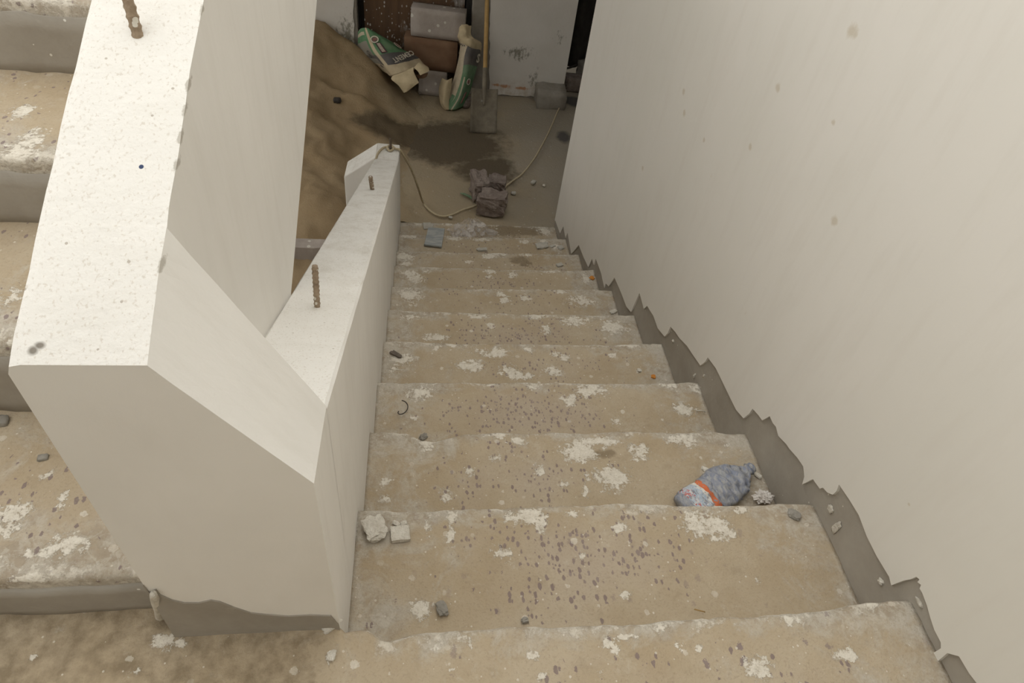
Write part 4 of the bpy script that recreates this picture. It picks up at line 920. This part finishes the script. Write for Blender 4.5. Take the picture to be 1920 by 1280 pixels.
chunk(1489, 965, 1, 0.022, 0.018, 'stone', 'grey pebble on the first step below the landing near the right wall', 'pebble', 5.5, None, 0.4, name='pebble')
chunk(984, 1163, 1, 0.011, 0.009, 'stone', 'tiny dark pebble at the foot of the landing edge', 'pebble', 6.5, None, 0.8, name='pebble')
chunk(794, 819, 3, 0.018, 0.014, 'stone', 'small pebble in the chipped dip of a step edge by the parapet', 'pebble', 7.1, None, 0.5, name='pebble')
chunk(828, 1142, 1, 0.022, 0.016, 'stone', 'dusty pebble beside the round plaster splash on the first step below the landing', 'pebble', 8.2, None, 0.5, name='pebble')
chunk(1225, 706, 4, 0.013, 0.012, 'orange', 'bright orange scrap on the fourth step down near the right wall', 'scrap', 1.3, None, 0.5, name='orange_scrap')
chunk(1110, 521, 7, 0.022, 0.020, 'orange', 'pale orange scrap far down beside the right wall', 'scrap', 2.3, None, 0.3, name='orange_scrap')
chunk(1199, 694, 4, 0.014, 0.012, 'chunk', 'round white plaster drop left of the bright orange scrap', 'plaster chunk', 2.9, G1, 0.4)
chunk(1150, 584, 6, 0.030, 0.016, 'chunk', 'white plaster bit at the right end of the sixth step down', 'plaster chunk', 0.5, G1, 0.4)
chunk(1017, 461, 9, 0.066, 0.040, 'shard', 'largest flat grey stone chip near the bottom right of the steps', 'stone chip', 0.3, None, 0.25, 0.25, 0.8, name='stone_chip')
chunk(1036, 461, 9, 0.030, 0.018, 'shard', 'slim grey stone chip right of the largest chip', 'stone chip', 1.3, None, 0.3, 0.5, 0.8, name='stone_chip')
chunk(1051, 465, 9, 0.030, 0.028, 'shard', 'small grey stone chip near the lower right wall', 'stone chip', 2.3, None, 0.4, 0.5, 0.8, name='stone_chip')
chunk(1049, 497, 8, 0.034, 0.020, 'shard', 'grey stone chip one step above the other chips', 'stone chip', 3.3, None, 0.4, 0.5, 0.8, name='stone_chip')
chunk(904, 468, 9, 0.05, 0.022, 'shard', 'grey stone chip at the step edge below the plastic film', 'stone chip', 4.3, None, 0.4, 0.1, 0.8, name='stone_chip')
chunk(801, 424, 10, 0.045, 0.060, 'shard', 'broken grey tile shard on the lowest step above the marble tile', 'tile shard', 0.0, None, 0.2, 0.1, 0.9, 0.1, name='tile_shard')
chunk(809, 424, 10, 0.018, 0.045, 'shard', 'thin sliver of tile beside the broken tile shard', 'tile shard', 1.0, None, 0.3, -0.2, 0.9, 0.1, name='tile_shard')
chunk(742, 664, 4, 0.032, 0.014, 'fuzz', 'dark fuzzy tuft of lint on the fourth step down beside the parapet', 'lint', 1.1, None, 0.5, -0.6, 0.3, 0.5, name='lint_tuft')
# marble tile lying over the edge of a low step
c0, c1, c2, c3 = on(803, 430, 9), on(834, 432, 9), on(828, 466, 9), on(795, 462, 9)
z0 = -9 * RS + 0.004
vs = [Vector((p.x, p.y, z0 + dz)) for dz in (0, 0.012) for p in (c0, c1, c2, c3)]
tag(mesh('marble_tile', vs, BOXF, 'marble', smooth=False, bevel=0.002), 'grey veined marble tile lying near the bottom of the steps', 'tile')
# plastic film draped on the lowest step
vs = []; nf = 40; cc = on(884, 436, 10)
for i in range(nf):
    for j in range(24):
        u, v = i / (nf - 1) * 2 - 1, j / 23 * 2 - 1
        ang = u * 1.15; rr = 0.02 + 0.13 * (v + 1) / 2
        x = cc.x + math.sin(ang) * rr * 1.15 + 0.012 * fbm(u * 4, v * 3); y = cc.y + 0.075 - math.cos(ang) * rr * 1.25 + 0.01 * fbm(u * 3, v * 5, 3)
        z = -10 * RS + 0.012 + 0.055 * max(0, 1 - rr / 0.12) + 0.022 * abs(fbm(u * 4, v * 0.7, 7))
        if y < NF[9](x) + 0.012: z = max(z, -9 * RS + 0.006 + 0.006 * abs(fbm(u * 4, v * 1, 1)))
        vs.append((x, y, z))
f = grid_faces(nf, 24); f = [q for q in f if fbm((q[0] // 24) * 0.23, (q[0] % 24) * 0.09, 5) < 0.42]
tag(mesh('plastic_film', vs, f, 'film'), 'crumpled translucent white plastic film near the bottom of the steps', 'plastic film')
# bent wire
wc = on(754, 784, 3)
pts = [wc + Vector((0.010 * math.cos(t) * (0.8 + 0.1 * t), 0.014 * math.sin(t) + 0.005 * t, 0.003 + 0.0008 * t)) for t in lin(2.6, 8.0, 30)]
vs, fs = tube(pts, 0.0014, 6); tag(mesh('bent_wire', vs, fs, 'wire'), 'curled black wire on the third step down near the parapet', 'wire')
for (pa, pb, i, lab) in (((1306, 771), (1322, 773), 3, 'upper white plaster splinter by the wall on the third step down'), ((1303, 749 - 20), (1312, 752 - 20), 3, 'short white splinter on the third step down edge by the wall')):
    a, b_ = on(*pa, i), on(*pb, i); vs, fs = tube([a + Vector((0, 0, .003)), (a + b_) / 2 + Vector((0, 0.002, .005)), b_ + Vector((0, 0, .003))], 0.0016, 6); tag(mesh('plaster_splinter', vs, fs, 'chunk'), lab, 'splinter')
a, b_ = on(1298, 1147, 1), on(1318, 1152, 1)
vs, fs = tube([a + Vector((0, 0, .012)), b_ + Vector((0, 0, .012))], 0.0013, 6); tag(mesh('straw', vs, fs, 'wood'), 'thin brown straw below the landing edge', 'straw')
chunk(622, 1172, 0, 0.026, 0.012, 'chunk', 'elongated plaster crumb on the landing below the parapet corner', 'plaster chunk', 0.5, G1, 0.5, 0.6)
chunk(621, 1229, 0, 0.013, 0.011, 'chunk', 'small plaster crumb on the landing left of the steps', 'plaster chunk', 4.4, G1, 0.5)
chunk(473, 1171, 0, 0.010, 0.009, 'chunk', 'tiny plaster crumb on the landing against the cement strip', 'plaster chunk', 5.4, G1, 0.6)
# pebbles on the rising flight
for px, py, k, w_, lab in ((82, 860, 0, 0.014, 'dark pebble on the lowest rising step beside the parapet'), (8, 792, 0, 0.018, 'grey pebble at the left picture edge on the lowest rising step')):
    c = at(px, py, 2, UR[k][2]); vs, fs = lump(c - Vector((0, 0, .002)), (w_, w_ * .8, w_ * .6), px, 3, .2, px * .1, .4); tag(mesh('pebble', vs, fs, 'stone'), lab, 'pebble')
# drips of plaster at the parapet's lower left corner
a = at(287, 1112, 1, Y0 - .006); b_ = at(302, 1155, 2, 0.006)
vs, fs = tube(smooth_path([a, a.lerp(b_, .5) + Vector((0.001, -.002, 0)), b_], 5), [0.004, 0.005, 0.006, 0.0062, 0.006, 0.006, 0.006, 0.0066, 0.0072, 0.0078, 0.007], 8); mesh('plaster_drip', vs, fs, 'chunk', parent=pp)
# rubble beside the standing sack
for px, py, w_, sd_, lab in ((872, 197, 0.10, 1.2, 'dusty brick fragment on the floor behind the shovel blade'), (880, 192, 0.07, 2.2, 'pale brick fragment wedged beside the shovel blade')):
    c = at(px, py, 2, ZF); vs, fs = lump(c - Vector((0, 0, .008)), (w_, w_ * .8, w_ * .6), sd_, 4, .2, sd_, .6); tag(mesh('brick_fragment', vs, fs, 'brick'), lab, 'brick', 'fragments by the shovel')
for px, py, w_, sd_, lab in ((634, 212, 0.05, 3.1, 'dark stone half buried in the sand heap'),):
    c = at(px, py, 1, 4.1); c.z = sand_z(c.x, c.y) - 0.01; vs, fs = lump(c, (w_, w_ * .8, w_ * .6), sd_, 3, .2, sd_, .4); tag(mesh('buried_stone', vs, fs, 'wire'), lab, 'stone')
for q, (px, py, w_, lab) in enumerate(((963, 363, 0.03, 'grey pebble right of the broken bricks'), (1000, 343, 0.035, 'flat grey pebble between bricks and stair wall'), (1020, 348, 0.02, 'small white pebble on the floor near the stair wall'), (845, 408, 0.022, 'small grey pebble on the floor below the rope bend'))):
    c = at(px, py, 2, ZF); vs, fs = lump(c - Vector((0, 0, .004)), (w_, w_ * .8, w_ * .5), q, 3, .2, q * 1.7, .5); tag(mesh('pebble', vs, fs, 'shard' if q != 2 else 'chunk'), lab, 'pebble')

# ---- side passage glimpsed at the right: cloth, brick, cable
vs = []; nc = 40
for i in range(nc):
    for j in range(24):
        s, t = i / (nc - 1), j / 23; x = 1.27 + 0.86 * s; z = -1.27 + 2.1 * t
        vs.append((x, 5.32 + 0.035 * math.sin(s * 26 + t * 2) + 0.03 * fbm(s * 6, t * 3), z + 0.02 * fbm(s * 9, 1)))
n = len(vs); vs += [(x, y + 0.012, z) for x, y, z in vs]; f = grid_faces(nc, 24); fs = f + [tuple(n + q for q in t[::-1]) for t in f]
rim = [j for j in range(24)] + [i * 24 + 23 for i in range(1, nc)] + [(nc - 1) * 24 + j for j in range(22, -1, -1)] + [i * 24 for i in range(nc - 2, 0, -1)]
fs += [(rim[k], rim[(k + 1) % len(rim)], n + rim[(k + 1) % len(rim)], n + rim[k]) for k in range(len(rim))]
tag(mesh('hanging_cloth', vs, fs, 'cloth'), 'dark cloth hanging in the side passage, spread wide to darken it', 'cloth')  # cloth enlarged sideways and downwards so the passage behind reads dark
c = at(1078, 172, 2, ZF); vs, fs = lump(c - Vector((0, 0, .004)) + Vector((0.02, 0.06, 0)), (0.22, 0.12, 0.11), -0.05, 4, 0.03, 2.0, 0.95); tag(mesh('brick', vs, fs, 'brick'), 'whole dusty brick in the dark side passage', 'brick')
c = at(1092, 150, 2, ZF); vs, fs = lump(Vector((1.52, 5.19, ZF - 0.004)), (0.13, 0.12, 0.15), 0.3, 4, 0.12, 5.0, 0.7); tag(mesh('rubble_stone', vs, fs, 'jamb'), 'pale stone behind the brick in the side passage', 'stone')
cb = [at(1058, 128, 1, 5.22), at(1068, 127, 1, 5.22), at(1080, 122, 1, 5.22), at(1088, 121, 1, 5.22), at(1083, 132, 1, 5.2), at(1088, 140, 1, 5.18), at(1094, 150, 1, 5.15)]
cb = [Vector((p.x, p.y, max(p.z, ZF + 0.012))) for p in cb]
vs, fs = tube(smooth_path(cb, 6), 0.009, 8); tag(mesh('cable', vs, fs, 'wire'), 'black cable looping over rubble in the side passage', 'cable')
